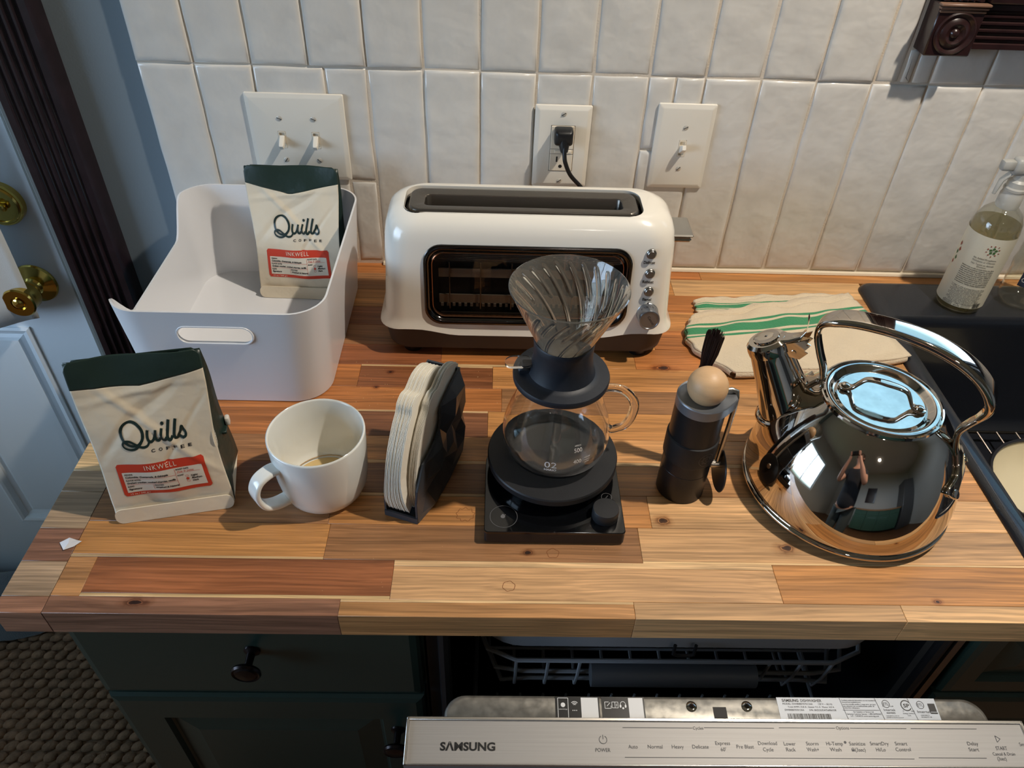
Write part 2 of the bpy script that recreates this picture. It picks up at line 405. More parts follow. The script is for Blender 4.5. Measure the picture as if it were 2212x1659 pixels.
for (x0, x1, z0, z1) in tiles:
    mb = MB(); g = .0010; a0, a1, b0, b1 = x0+g, x1-g, z0+g, z1-g
    dj = rt.uniform(-.0012, .0012); rings = []
    nu = max(2, int((a1-a0)/.02)); nv = max(2, int((b1-b0)/.028))
    out_ = [(a0+(a1-a0)*i/nu, b0) for i in range(nu)]+[(a1, b0+(b1-b0)*i/nv) for i in range(nv)]+[(a1-(a1-a0)*i/nu, b1) for i in range(nu)]+[(a0, b1-(b1-b0)*i/nv) for i in range(nv)]
    wob = [rt.uniform(-.0006, .0006) for _ in out_]; wob2 = [rt.uniform(-.0006, .0006) for _ in out_]
    cxm, czm = (a0+a1)/2, (b0+b1)/2; tx, tz = rt.uniform(-.012, .012), rt.uniform(-.004, .004)
    def rg(inset, y):
        r_ = []
        for (x, z), wv, w2 in zip(out_, wob, wob2):
            X = min(max(x, a0+inset), a1-inset)+wv; Z = min(max(z, b0+inset), b1-inset)+w2
            r_.append((X, y+(X-cxm)*tx+(Z-czm)*tz+dj, Z))
        return r_
    rings = [rg(0, .0108), rg(0, .0034), rg(.0011, .0012), rg(.0032, .0002), rg(.008, .0)]
    mb.loft(rings, True, True)
    make('tile', mb, TILE, wall_back, sharp=60, fixn=True)

def boxset(name, bs, m, kind='structure', **k):
    mb = MB()
    for b in bs: mb.box(*b)
    o = make(name, mb, m, smooth=False, **k)
    o['kind'] = kind
    return o
LW = -1.35
# left wall with a window that throws cool daylight on the door and the end of the worktop
boxset('wall_left', [(LW-.15, LW, -3.7, -1.85, FZ, CEIL), (LW-.15, LW, -1.85, -.45, FZ, -.12), (LW-.15, LW, -1.85, -.45, .98, CEIL), (LW-.15, LW, -.45, .0125, FZ, CEIL)], mat('room_paint', srgb(208, 206, 200), .8))
boxset('wall_right', [(3.15, 3.3, -3.7, .0125, FZ, CEIL)], MATS['room_paint'])
boxset('wall_front', [(LW, 3.15, -3.7, -3.55, FZ, CEIL)], MATS['room_paint'])
def window(name, pts, horiz):
    pass
wl = thing('window_2', None, None, (LW-.08, -1.15, .43), kind='structure')
wmb = MB()
for (y0, y1, z0, z1) in [(-1.85, -1.80, -.12, .98), (-.50, -.45, -.12, .98), (-1.80, -.50, -.12, -.07), (-1.80, -.50, .93, .98), (-1.165, -1.135, -.07, .93)]:
    wmb.box(LW-.11, LW-.05, y0, y1, z0, z1)
make('window_frame', wmb, DOORPAINT, wl, smooth=False)
make('window_pane', MB().box(LW-.083, LW-.079, -1.80, -.50, -.07, .93), PANE, wl, smooth=False)

# fluted casings
def fluted(mb, p0, along, across, length, width, depth, n, y0=0., edge=.007):
    """flat moulding with n grooves; p0 corner, unit vectors along/across, front towards -y"""
    prof = [(0, 0), (0, depth*.8), (.002, depth)]
    fw = (width-2*edge)/n
    for k in range(n):
        a = edge+k*fw
        prof.append((a, depth))
        for q in range(7):
            t = q/6; prof.append((a+fw*.12+fw*.76*t, depth-math.sin(PI*t)*fw*.34-(.0008 if 0 < q < 6 else 0)))
    prof += [(width-edge, depth), (width-.002, depth), (width, depth*.8), (width, 0)]
    p0 = Vector(p0); A = Vector(along); B = Vector(across); rings = []
    for L_ in (0, length):
        rings.append([p0+A*L_+B*u+Vector((0, -d, 0)) for u, d in prof])
    mb.loft(rings, True, True)
TRIMWOOD = mat('door_trim_wood', srgb(33, 22, 26), .30, bump=.3, bscale=60, var=.3, vscale=40, coat=.25)
mb = MB(); fluted(mb, (-.184, .0125, FZ+.001), (0, 0, 1), (1, 0, 0), DZ1+.0-FZ, .083, .034, 5, edge=.010)
t1 = make('trim_1', mb, TRIMWOOD, origin=(-.142, 0, FZ+.001), sharp=30); t1['kind'] = 'structure'
mb = MB(); fluted(mb, (-1.13, .0125, FZ+.001), (0, 0, 1), (1, 0, 0), DZ1-FZ, .083, .034, 5, edge=.010)
t1 = make('trim_2', mb, TRIMWOOD, origin=(-1.09, 0, FZ+.001), sharp=30); t1['kind'] = 'structure'

# kitchen window with rosette corner block
win = thing('window_1', None, None, (1.02, 0, .346), kind='structure')
bx0, bx1, bz0, bz1 = 1.0145, 1.0735, .3465, .4075
mb = MB(); mb.box(bx0, bx1, -.0285, .0125, bz0, bz1, .0015)
for zz in (.4015, .3975, .3935): pass
bcx, bcz = (bx0+bx1)/2, (bz0+bz1)/2-.003
Mr = Matrix.Translation((bcx, -.0285, bcz)) @ Matrix.Rotation(PI/2, 4, 'X')
mb.lathe([(.0255, 0), (.0255, .0012), (.0235, .0026), (.0205, .001), (.0185, -.0005), (.0155, .0022), (.012, .0034), (.0085, .0012), (.0062, .0005), (.0045, .0034), (.002, .0045), (.0003, .0047)], n=40, cap0=False, M=Mr)
make('corner_block', mb, DARKWOOD, win)
mb = MB()
for i, (zz, d) in enumerate(((.4075, .034), (.4035, .032), (.3995, .0305))): mb.box(bx0-.0015+.001*i, bx1+.0015-.001*i, -d, -.024, zz-.0016, zz+.0014, .0008)
make('block_bead', mb, mat('worn_wood', srgb(120, 92, 76), .4), win)
mb = MB(); fluted(mb, (bx0+.003, .0125, .410), (0, 0, 1), (1, 0, 0), .93, .053, .036, 5); make('side_casing', mb, DARKWOOD, win, sharp=30)
mb = MB(); fluted(mb, (bx1, .0125, .409), (1, 0, 0), (0, 0, -1), 1.10, .056, .036, 5); make('bottom_casing', mb, DARKWOOD, win, sharp=30)
mb = MB(); mb.box(bx1, 2.17, -.030, .128, .409, .4245, .002); make('window_sill', mb, DARKWOOD, win)
mb = MB()
for b in [(1.072, WX0+.005, .4245, 1.33), (2.115, 2.17, .4245, 1.33)]: mb.box(b[0], b[1], -.005, .128, b[2], b[3])
mb.box(1.072, 2.17, -.005, .128, 1.295, 1.345)
make('window_jamb', mb, DARKWOOD, win, smooth=False)
SASH = mat('sash_paint', srgb(38, 44, 56), .4)
mb = MB()
for b in [(WX0+.005, WX0+.045, .4245, 1.295), (2.075, 2.115, .4245, 1.295), (WX0+.045, 2.075, .4245, .478), (WX0+.045, 2.075, 1.25, 1.295), (WX0+.045, 2.075, .86, .89)]: mb.box(b[0], b[1], .055, .09, b[2], b[3], .002)
make('window_sash', mb, SASH, win)
make('window_pane', MB().box(WX0+.04, 2.08, .070, .074, .47, 1.26), PANE, win, smooth=False)

# blue-white exterior door
dr = thing('door_1', None, None, (-.6, .03, FZ+.004), kind='structure')
YD = .030
mb = MB()
PX0, PX1, PZ0, PZ1 = -.54, -.331, -.689, -.166
QX0, QX1 = -.86, -.62
GX0, GX1, GZ0, GZ1 = -.86, -.34, .16, .95
bs = [(DX0+.012, QX0, FZ+.006, DZ1-.01), (QX1, PX0, FZ+.006, -.08), (PX1, -.221, FZ+.006, DZ1-.01), (QX0, QX1, FZ+.006, PZ0), (PX0, PX1, FZ+.006, PZ0),
      (QX0, QX1, PZ1, -.08), (PX0, PX1, PZ1, -.08), (QX0, PX1, -.08, GZ0), (QX0, PX1, GZ1, DZ1-.01)]
for x0, x1, z0, z1 in bs: mb.box(x0, x1, YD, YD+.042, z0, z1)
door_slab = make('door_slab', mb, DOORPAINT, dr, smooth=False)
for (x0, x1, z0, z1) in ((PX0, PX1, PZ0, PZ1), (QX0, QX1, PZ0, PZ1)):
    mb = MB(); cx_, cz_ = (x0+x1)/2, (z0+z1)/2; hx, hz = (x1-x0)/2, (z1-z0)/2
    def rr_(i, y): return [(cx_+sx_*(hx-i), y, cz_+sz_*(hz-i)) for sx_, sz_ in ((1, 1), (-1, 1), (-1, -1), (1, -1))]
    mb.loft([rr_(-.004, YD+.001), rr_(-.004, YD-.004), rr_(0.001, YD-.006), rr_(.006, YD-.004), rr_(.010, YD+.006), rr_(.020, YD+.010), rr_(.026, YD+.007), rr_(.030, YD+.003), rr_(.045, YD+.002)], False, True)
    make('door_panel', mb, DOORPAINT, dr, smooth=False)
mb = MB(); cx_, cz_, hx, hz = (GX0+GX1)/2, (GZ0+GZ1)/2, (GX1-GX0)/2, (GZ1-GZ0)/2
def rr_(i, y): return [(cx_+sx_*(hx-i), y, cz_+sz_*(hz-i)) for sx_, sz_ in ((1, 1), (-1, 1), (-1, -1), (1, -1))]
mb.loft([rr_(-.012, YD+.001), rr_(-.012, YD-.008), rr_(.004, YD-.010), rr_(.016, YD+.004), rr_(.016, YD+.02)], False, False)
make('glass_moulding', mb, DOORPAINT, dr, smooth=False)
make('door_pane', MB().box(GX0-.003, GX1+.003, YD+.018, YD+.022, GZ0-.003, GZ1+.003), PANE, dr, smooth=False)
mb = MB(); mb.box(-.2205, -.2055, YD-.002, YD+.09, FZ+.001, DZ1); mb.box(-.206, -.184, .004, YD+.09, FZ+.001, DZ1, .003)
mb.tube([(-.2165, YD-.003, FZ+.01), (-.2165, YD-.003, DZ1-.02)], .005, 8)
mb.box(DX0-.025, DX0+.010, .004, YD+.09, FZ+.001, DZ1, .003); mb.box(DX0+.01, -.2055, .012, YD+.09, DZ1-.009, DZ1+.012)
make('door_jamb', mb, JAMB, dr)
make('strike_plate', MB().box(-.2125, -.2045, YD-.006, YD-.0025, -.105, -.065, .001), BRASS, dr)
# lock set
def facing(x, z): return Matrix.Translation((x, YD, z)) @ Matrix.Rotation(PI/2, 4, 'X')
kn = make('door_knob', MB().lathe([(.0005, 0), (.0345, 0), (.0350, .002), (.0335, .005), (.026, .0085), (.016, .0125), (.0135, .016), (.0125, .022), (.015, .027), (.0225, .031), (.0245, .037), (.0235, .050), (.0245, .056), (.0255, .0585), (.0235, .061), (.012, .0605), (.0115, .057), (.0005, .0565)], n=48, M=facing(-.2805, -.070)), BRASS, dr, sharp=25)
make('turn_button', MB().lathe([(.009, .056), (.009, .0615), (.006, .0635), (.0003, .0635)], n=20, M=facing(-.2805, -.070)), BRASS, kn)
db = make('deadbolt', MB().lathe([(.0005, 0), (.0345, 0), (.0345, .010), (.033, .013), (.031, .0125), (.029, .015), (.0265, .015), (.0255, .013), (.0005, .0135)], n=48, M=facing(-.2760, .0765)), BRASS, dr, sharp=25)
mb = MB(); mb.box(-.292, -.262, YD-.024, YD-.0135, .071, .082, .003, seg=2); mb.lathe([(.007, .013), (.007, .0265), (.004, .0275), (.0003, .0275)], n=16, M=facing(-.2760, .0765))
make('thumb_turn', mb, BRASS, db)

# sheer curtain over the door glass
CURT = mat('sheer_fabric', srgb(214, 218, 220), .8, bump=.3, bscale=700, alpha=.93, sheen=.3)
def curt(a, b):
    x = -.90+a*(.60+.035*(1-b)); z = 1.02-b*(1.02+.122-.01*a)
    x += .03*b*a
    return (x+.004*math.sin(b*9), -.012-.016*math.sin(a*22+b*1.2)*(.35+.65*b)-.012*b*(1-.6*a)-.014*a*b, z+.004*math.sin(a*14)*b)
cu = make('door_curtain', MB().grid(curt, 60, 30), CURT, origin=(-.6, -.02, -.10), solid=.0012, fixn=False)
tag(cu, 'sheer whitish curtain hanging over the door beside the brass knob', 'curtain')

# rug
RUGM = mat('jute', srgb(146, 116, 90), .9, bump=.8, bscale=260, bdist=.002, var=.3, vscale=60)
rug = thing('woven_rug', 'chunky brown braided rug on the floor left of the green cabinet', 'rug', (-.6, -.8, FZ))
make('rug_backing', MB().box(-1.22, .012, -1.75, -.10, FZ+.001, FZ+.010, .003), RUGM, rug)
mb = MB(); rk = random.Random(5)
ico = bmesh.new(); bmesh.ops.create_icosphere(ico, subdivisions=2, radius=1); iv = [v.co.copy() for v in ico.verts]; ico.verts.index_update(); if_ = [[v.index for v in f.verts] for f in ico.faces]; ico.free()
for j in range(76):
    for i in range(49):
        x = -1.205+i*.0248+(.0124 if j % 2 else 0)+rk.uniform(-.002, .002); y = -1.735+j*.0214+rk.uniform(-.0015, .0015)
        a = rk.uniform(.25, .6)*(1 if (j % 2) else .9); ca, sa = math.cos(a), math.sin(a); rx, ry, rz_ = .0150*rk.uniform(.9, 1.1), .0098, .0085*rk.uniform(.8, 1.2)
        mb.add([(x+(p.x*rx)*ca-(p.y*ry)*sa, y+(p.x*rx)*sa+(p.y*ry)*ca, FZ+.0125+p.z*rz_) for p in iv], if_)
make('rug_knots', mb, RUGM, rug, kind='stuff', fixn=False)

# grey fleece by the door
FLEECE = mat('grey_fleece', srgb(112, 122, 130), .95, bump=.8, bscale=380, bdist=.002, sheen=.5)
def fl(a, b):
    th = 2*PI*a; r = math.sin(PI*min(b, .999)*.5)
    e_ = 1 if r < .001 else r
    x = -.72+.24*r*math.copysign(abs(math.cos(th))**.6, math.cos(th)); y = -.065+.085*r*math.copysign(abs(math.sin(th))**.6, math.sin(th))
    z = FZ+.012+.070*(1-r**4)+.006*math.sin(x*40)*r+.004*math.sin(y*60+x*20)
    return (x, y, max(z+.012, FZ+.024))
cl = make('folded_blanket', MB().grid(fl, 48, 14), FLEECE, origin=(-.72, -.06, FZ+.01), solid=.004)
tag(cl, 'grey fleece blanket bunched on the floor at the foot of the door', 'blanket')

# ------------------------------------------------------------------ butcher-block worktop
wt = thing('worktop', 'acacia butcher block worktop of glued staves running under all the coffee things', 'countertop', (1.2, -.31, -.036))
X0_ = .0504
C = dict(tan=srgb(200, 145, 92), light=srgb(213, 167, 117), pale=srgb(230, 194, 144), gold=srgb(203, 142, 82), orange=srgb(186, 118, 64), red=srgb(154, 94, 58), dark=srgb(130, 84, 56), brown=srgb(162, 114, 74), mauve=srgb(152, 108, 84), grey=srgb(184, 154, 124))
YB = [-.624, -.605, -.559, -.5135, -.469, -.424, -.380, -.3345, -.2915, -.247, -.2035, -.159, -.114, -.070, -.0255, 0.0035]
SX, SY0, SY1 = 1.050, -.570, -.031
rows = [
 [(.3305, 'mauve'), (.618, 'tan'), (.885, 'light'), (1.3, 'light'), (1.9, 'tan'), (2.9, 'light')],
 [(.078, 'tan'), (.378, 'red'), (.768, 'light'), (1.3, 'gold')],
 [(.305, 'gold'), (.634, 'brown'), (1.3, 'light')],
 [(.302, 'brown'), (.470, 'gold'), (.650, 'gold'), (.955, 'light'), (1.3, 'light')],
 [(.30, 'dark'), (.62, 'brown'), (1.3, 'tan')],
 [(.24, 'brown'), (.55, 'tan'), (.86, 'tan'), (1.3, 'light')],
 [(.22, 'orange'), (.47, 'dark'), (.82, 'gold'), (1.3, 'tan')],
 [(.43, 'orange'), (.487, 'orange'), (.74, 'brown'), (1.3, 'tan')],
 [(.30, 'orange'), (.475, 'red'), (.86, 'gold'), (1.3, 'gold')],
 [(.405, 'red'), (.60, 'orange'), (.668, 'gold'), (.90, 'orange'), (1.3, 'tan')],
 [(.40, 'brown'), (.70, 'gold'), (1.3, 'orange')],
 [(.35, 'red'), (.62, 'orange'), (1.3, 'gold')],
 [(.34, 'gold'), (.60, 'brown'), (.85, 'orange'), (1.3, 'tan')],
 [(.33, 'brown'), (.75, 'gold'), (1.3, 'light')],
 [(.5, 'orange'), (.80, 'orange'), (1.25, 'gold'), (1.8, 'tan'), (2.9, 'gold')]]
SAP = {0: [(.3305, .618, 1, .003)], 1: [(.078, .378, 0, .0038), (.378, .768, 1, .007)], 2: [(X0_, .305, 0, .0030), (.634, 1.0, 0, .0025)], 3: [(.302, .47, 1, .004)], 5: [(.24, .55, 0, .005), (.55, .86, 0, .006)], 6: [(.22, .47, 1, .003)], 8: [(.30, .475, 1, .003)], 9: [(.405, .60, 0, .004)], 11: [(.35, .62, 1, .006)]}
rc = random.Random(11)
def jit(c, a=.07):
    k = 1+rc.uniform(-a, a); return (c[0]*k, c[1]*k*(1+rc.uniform(-.02, .02)), c[2]*k, 1)
X0 = .0504
def put(r, a0, a1, y0, y1, cn):
    ya, yb_ = y0, y1
    for (p, q, side, w_) in SAP.get(r, []):      # pale sapwood edge glued up as its own strip
        if abs(p-a0) < .002:
            if side: yb_ = y1-w_
            else: ya = y0+w_
            s0, s1 = (y1-w_, y1) if side else (y0, y0+w_)
            make('sapwood_strip', MB().box(a0+.0001, a1-.0001, s0, s1-.00003, -.034, 0, .0002), WOOD, wt, color=jit(srgb(222, 184, 134)))
    make('stave', MB().box(a0+.0001, a1-.0001, ya+.0001, yb_-.0001, -.034, 0, .0004), WOOD, wt, color=jit(C[cn]))
for r, segs in enumerate(rows):
    y0, y1 = YB[r], YB[r+1]; x = X0
    for xe, cn in segs:
        a0, a1 = x, xe; x = xe
        if r == 1:   # the sink cut-out starts inside this row
            if a0 < SX: put(r, a0, min(a1, SX), y0, y1, cn)
            continue
        if y1 > SY0+.001 and y0 < SY1-.001 and r != 14: a1 = min(a1, SX)
        if a1-a0 < .003: continue
        put(r, a0, a1, y0, y1, cn)
make('stave', MB().box(SX, 1.9, YB[1], SY0, -.034, 0, .0004), WOOD, wt, color=jit(C['gold']))
make('stave', MB().box(1.9, 2.9, YB[1], -.559, -.034, 0, .0004), WOOD, wt, color=jit(C['tan']))
ye = [-.624, -.6057, -.5652, -.524, -.474, -.4433, -.400, -.355, -.31, -.265, -.22, -.175, -.13, -.085, -.04, .0035]
ec = ['mauve', 'grey', 'mauve', 'grey', 'grey', 'pale', 'mauve', 'brown', 'tan', 'grey', 'brown', 'tan', 'mauve', 'tan', 'brown']  # stave tones; the whitish sheen at this end is put into them
for k in range(15):
    make('end_stave', MB().box(.0042, X0-.0002, ye[k]+.0001, ye[k+1]-.0001, -.034, 0, .0004), WOOD, wt, color=jit(C[ec[k]]))
# dark hairline of glue between the end strip and the field
make('glue_line', MB().box(X0-.0002, X0, -.6238, .003, -.033, -.0002), mat('glue', srgb(70, 40, 28), .8), wt)
# water-mark rings left in the oil finish
RING = mat('water_ring', srgb(120, 66, 28), .5)
Fz = lambda u, v: (u, v, .00012)
for (cx_, cy_, r_, wv, n_) in ((.448, -.4985, .0095, .16, 9), (.541, -.548, .0062, .10, 5), (.495, -.5885, .0062, .07, 6)):
    pts = [(cx_+r_*(1+wv*math.sin(n_*a)*(.6+.4*math.sin(2*a)))*math.cos(a), cy_+r_*.92*(1+wv*math.sin(n_*a))*math.sin(a)) for a in [2*PI*k/28 for k in range(29)]]
    mb = MB(); ribbon(mb, pts, .0005, Fz, 2); make('water_ring', mb, RING, wt, fixn=False)
mb = MB(); ribbon(mb, [(.302, -.5015), (.315, -.4995), (.330, -.4965), (.345, -.494)], .0006, Fz, 4); make('scratch', mb, RING, wt, fixn=False)


# ------------------------------------------------------------------ cabinets and dishwasher
def knob(parent, x, y, z, s=1.0):
    Mk = Matrix.Translation((x, y, z)) @ Matrix.Rotation(PI/2, 4, 'X')
    return make('knob', MB().lathe([(.009*s, 0), (.0085*s, .002), (.0045*s, .005), (.0042*s, .018), (.006*s, .021), (.0150*s, .0235), (.0158*s, .026), (.0145*s, .0285), (.0125*s, .0275), (.0105*s, .029), (.0003, .0305)], n=36, M=Mk), BRONZE, parent, sharp=25)
YC = -.600
def panel_front(mb, x0, x1, z0, z1, y, th=.019, raised=True, lip=.004, stile=.052):
    cx_, cz_, hx, hz = (x0+x1)/2, (z0+z1)/2, (x1-x0)/2, (z1-z0)/2
    R_ = lambda i, yy: [(cx_+a*(hx-i), yy, cz_+b*(hz-i)) for a, b in ((1, 1), (-1, 1), (-1, -1), (1, -1))]
    r = [R_(0, y+th), R_(0, y+.006), R_(.003, y+.002), R_(.010, y)]
    if raised: r += [R_(stile, y), R_(stile+.003, y+.006), R_(stile+.006, y+.007), R_(stile+.030, y+.002), R_(stile+.034, y+.001)]
    mb.loft(r, True, True)
bc = thing('base_cabinet', 'dark green base cabinet with round knobs under the left end of the worktop', 'cabinet', (.22, -.3, FZ))
mb = MB(); mb.box(.032, .404, -.58, -.012, FZ+.10, -.0345); mb.box(.036, .400, -.52, -.02, FZ, FZ+.10)
make('cabinet_body', mb, GREEN, bc, smooth=False)
mb = MB(); panel_front(mb, .0345, .4015, -.2065, -.040, YC, raised=False); dw = make('drawer', mb, GREEN, bc, smooth=False)
knob(dw, .2225, YC, -.108)
mb = MB(); panel_front(mb, .0345, .4015, FZ+.11, -.2145, YC); cd = make('cabinet_door', mb, GREEN, bc, smooth=False)
knob(cd, .366, YC, -.294)
sc_cab = thing('sink_cabinet', 'dark green sink cabinet right of the open dishwasher', 'cabinet', (1.5, -.3, FZ))
mb = MB(); mb.box(1.000, 1.04, -.58, -.03, FZ+.10, -.0345); mb.box(1.87, 1.91, -.58, -.03, FZ+.10, -.0345); mb.box(1.04, 1.87, -.56, -.03, FZ+.10, FZ+.13); mb.box(1.04, 1.87, -.045, -.03, FZ+.13, -.0345); mb.box(1.04, 1.87, -.58, -.574, FZ+.13, -.0345); mb.box(1.01, 1.9, -.52, -.04, FZ, FZ+.10)
make('cabinet_body', mb, GREEN, sc_cab, smooth=False)
mb = MB(); panel_front(mb, 1.004, 1.445, -.192, -.040, YC, stile=.030); make('false_drawer', mb, GREEN, sc_cab, smooth=False)
mb = MB(); panel_front(mb, 1.455, 1.900, -.192, -.040, YC, stile=.030); make('false_drawer', mb, GREEN, sc_cab, smooth=False)
for a, b, kx in ((1.004, 1.445, 1.41), (1.455, 1.900, 1.49)):
    mb = MB(); panel_front(mb, a, b, FZ+.11, -.200, YC); q = make('cabinet_door', mb, GREEN, sc_cab, smooth=False); knob(q, kx, YC, -.29)

dwr = thing('dishwasher', 'stainless dishwasher with its control strip showing, door ajar under the worktop', 'dishwasher', (.70, -.35, FZ))
TUB = mat('tub_dark', srgb(34, 35, 38), .35, .4)
mb = MB()
mb.box(.408, .420, -.588, -.02, FZ+.09, -.036); mb.box(.984, .996, -.588, -.02, FZ+.09, -.036); mb.box(.42, .984, -.05, -.02, FZ+.09, -.036)
mb.box(.42, .984, -.588, -.05, FZ+.09, FZ+.12); mb.box(.42, .984, -.588, -.05, -.042, -.036)
make('tub', mb, TUB, dwr, smooth=False)
GSK = mat('rubber_gasket', srgb(24, 24, 26), .5)
mb = MB(); mb.tube([(.427, -.588, FZ+.14), (.427, -.588, -.075), (.437, -.588, -.052), (.46, -.588, -.047), (.94, -.588, -.047), (.967, -.588, -.052), (.977, -.588, -.075), (.977, -.588, FZ+.14)], .007, 8); make('door_gasket', mb, GSK, dwr)
mb = MB(); mb.box(.972, .984, -.586, -.575, FZ+.14, -.045); mb.box(.988, .9965, -.592, -.584, FZ+.1, -.04)
make('tub_flange', mb, mat('tub_flange_m', srgb(120, 112, 104), .35, .8), dwr, smooth=False)
RACK = mat('rack_coating', srgb(150, 152, 156), .45)
rk_ = thing('x', None, None); bpy.data.objects.remove(rk_, do_unlink=True)
mb = MB()
# upper cutlery tray: shallow grey plastic pan with rounded front corners
ring = lambda hx, hy, z, r=.06: [(.702+u, -.33+v, z) for u, v in rrect(hx, hy, r, 8)]
mb.loft([ring(.250, .235, -.118), ring(.253, .238, -.120), ring(.246, .232, -.160), ring(.236, .222, -.163), ring(.232, .218, -.159), ring(.240, .226, -.122), ring(.250, .235, -.118)], False, False)
mb.loft([ring(.236, .222, -.163), ring(.236, .222, -.1615)], True, True)
tray = make('cutlery_tray', mb, RACK, dwr)
make('tray_latch', MB().tube([(.690, -.571, -.140), (.690, -.573, -.156), (.695, -.573, -.159), (.709, -.573, -.159), (.714, -.573, -.156), (.714, -.571, -.140)], .0022, 6), BLACKP, tray)
mb = MB()
for z, g in ((-.196, 0), (-.240, .01), (-.272, .018)):
    mb.tube([(.458+g, -.10, z), (.458+g, -.50, z), (.475+g, -.545, z), (.51+g, -.560+g, z), (.895-g, -.560+g, z), (.93-g, -.545, z), (.947-g, -.50, z), (.947-g, -.10, z)], .0030, 8)
for k in range(11):
    x = .51+k*.0385; mb.tube([(x, -.560, -.196), (x, -.556, -.240), (x, -.548, -.276), (x, -.14, -.276)], .0022, 6)
for k in range(9):
    y = -.14-k*.045; mb.tube([(.462, y, -.196), (.474, y, -.274), (.93, y, -.274), (.943, y, -.196)], .0022, 6)
rack = make('dish_rack', mb, RACK, dwr)
make('rack_handle', MB().tube([(.600, -.566, -.214), (.800, -.566, -.214)], .016, 16), mat('rack_handle_m', srgb(84, 86, 90), .5), rack)
mb = MB()
for k in range(14):
    x = .49+k*.033; mb.tube([(x, -.50, -.46), (x, -.50, -.40)], .002, 6)
for z in (-.40, -.47): mb.tube([(.458, -.10, z), (.458, -.53, z), (.50, -.56, z), (.90, -.56, z), (.947, -.53, z), (.947, -.10, z)], .0030, 8)
make('dish_rack', mb, RACK, dwr)
# door, tipped forward about its foot
hy, hz = -.592, FZ+.115
Md = Matrix.Translation((0, hy, hz)) @ Matrix.Rotation(math.radians(6.6), 4, 'X') @ Matrix.Translation((0, -hy, -hz))
Y_F, Y_B = -.6475, -.6045      # outer and inner faces before tipping
mb = MB()
def rg(z, y0, y1, x0=.3995, x1=.9965): return [Md @ Vector((x0, y0, z)), Md @ Vector((x1, y0, z)), Md @ Vector((x1, y1, z)), Md @ Vector((x0, y1, z))]
zt = -.0615
mb.loft([rg(FZ+.12, Y_F, Y_B), rg(zt-.004, Y_F, Y_B), rg(zt, Y_F+.0008, Y_B-.0008)], True, True)
PANELM = mat('panel_steel', srgb(152, 149, 146), .52, .35, bump=.25, bscale=60, bdist=.0002, stretch=(.3, 25, 25), var=.05, vscale=30)
ddoor = make('dishwasher_door', mb, PANELM, dwr, smooth=False)
# frame line along the strip's edge
Pm = lambda u, v: Md @ Vector((u, v, zt+.0012))
mb = MB()
mb.box(.3995, .9965, Y_B-.0032, Y_B, zt-.002, zt+.0018, .0006); mb.box(.3995, .4025, Y_F, Y_B, zt-.002, zt+.0018, .0006); mb.box(.9935, .9965, Y_F, Y_B, zt-.002, zt+.0018, .0006); mb.box(.3995, .9965, Y_F, Y_F+.0015, zt-.002, zt+.0018, .0006)
mb.v = [tuple(Md @ Vector(v)) for v in mb.v]
make('strip_frame', mb, mat('strip_frame_m', srgb(214, 208, 200), .25, .9), ddoor)
_s, _c = math.sin(math.radians(6.6)), math.cos(math.radians(6.6))
def Ploc(y): return hy+(y-hy+(zt-hz)*_s)/_c
FT = lambda u, v: Md @ Vector((u, Ploc(v), zt+.00025))
INKG = mat('panel_ink', srgb(50, 50, 56), .5)
mb = MB(); text(mb, 'S\u039bMSUNG', .0100, FT, .4581, -.7190, width=.0515, bold=.035); make('lettering', mb, mat('logo_black', srgb(18, 18, 20), .4), ddoor, smooth=False)
mb = MB(); S1 = .0047
for s, u, v, wd in [('POWER', .5846, -.7195, .0140), ('Auto', .6132, -.7164, .0088), ('Normal', .6342, -.7163, .0140), ('Heavy', .6556, -.7162, .0112), ('Delicate', .6771, -.7161, .0155),
    ('Express', .6988, -.7128, .0140), ("60'", .6985, -.7183, .0050), ('Pre Blast', .7197, -.7158, .0165), ('Download', .7417, -.7126, .0180), ('Cycle', .7411, -.7181, .0098),
    ('Lower', .7628, -.7129, .0112), ('Rack', .7627, -.7180, .0090), ('Storm', .7845, -.7127, .0118), ('Wash+', .7838, -.7179, .0115), ('Hi-Temp', .8059, -.7126, .0158), ('Wash', .8055, -.7178, .0108),
    ('Sanitize', .8277, -.7125, .0155), ('(3sec)', .8290, -.7179, .0098), ('SmartDry', .8491, -.7123, .0178), ('Hi/Lo', .8488, -.7176, .0090), ('Smart', .8701, -.7122, .0118), ('Control', .8703, -.7174, .0145),
    ('Delay', .9396, -.7118, .0105), ('Start', .9385, -.7170, .0098), ('START', .9658, -.7158, .0110), ('Cancel & Drain', .9659, -.7206, .0215), ('(3sec)', .9620, -.7250, .0085), ('Cycles', .6777, -.6992, .0100), ('Options', .8178, -.6982, .0125), ('Smart', .990, -.7122, .0105)]:
    text(mb, s, S1 if s not in ('Cycles', 'Options', 'Cancel & Drain') else .0040, FT, u, v, width=wd)
for u0, u1, v in [(.6051, .6720, -.6979), (.6835, .7511, -.6975), (.756, .8105, -.6971), (.8252, .8801, -.6970), (.8845, .9491, -.6969), (.6046, .8782, -.7241), (.8826, .9477, -.7231)]:
    line(mb, u0, v, u1, v, .0005, FT)
ribbon(mb, [(.5855+.0036*math.sin(a), -.7088+.0036*math.cos(a)) for a in [.5+(2*PI-1)*k/16 for k in range(17)]], .0005, FT, 2); line(mb, .5855, -.7045, .5855, -.7085, .0005, FT)
for a, b in (((.9642, -.7030), (.9642, -.7088)), ((.9642, -.7088), (.9682, -.7059)), ((.9682, -.7059), (.9642, -.7030))): line(mb, *a, *b, .0005, FT)
quad(mb, .8208, .8236, -.7178, -.7160, FT); disc(mb, .8222, -.7158, .0012, FT, r0=.0008)
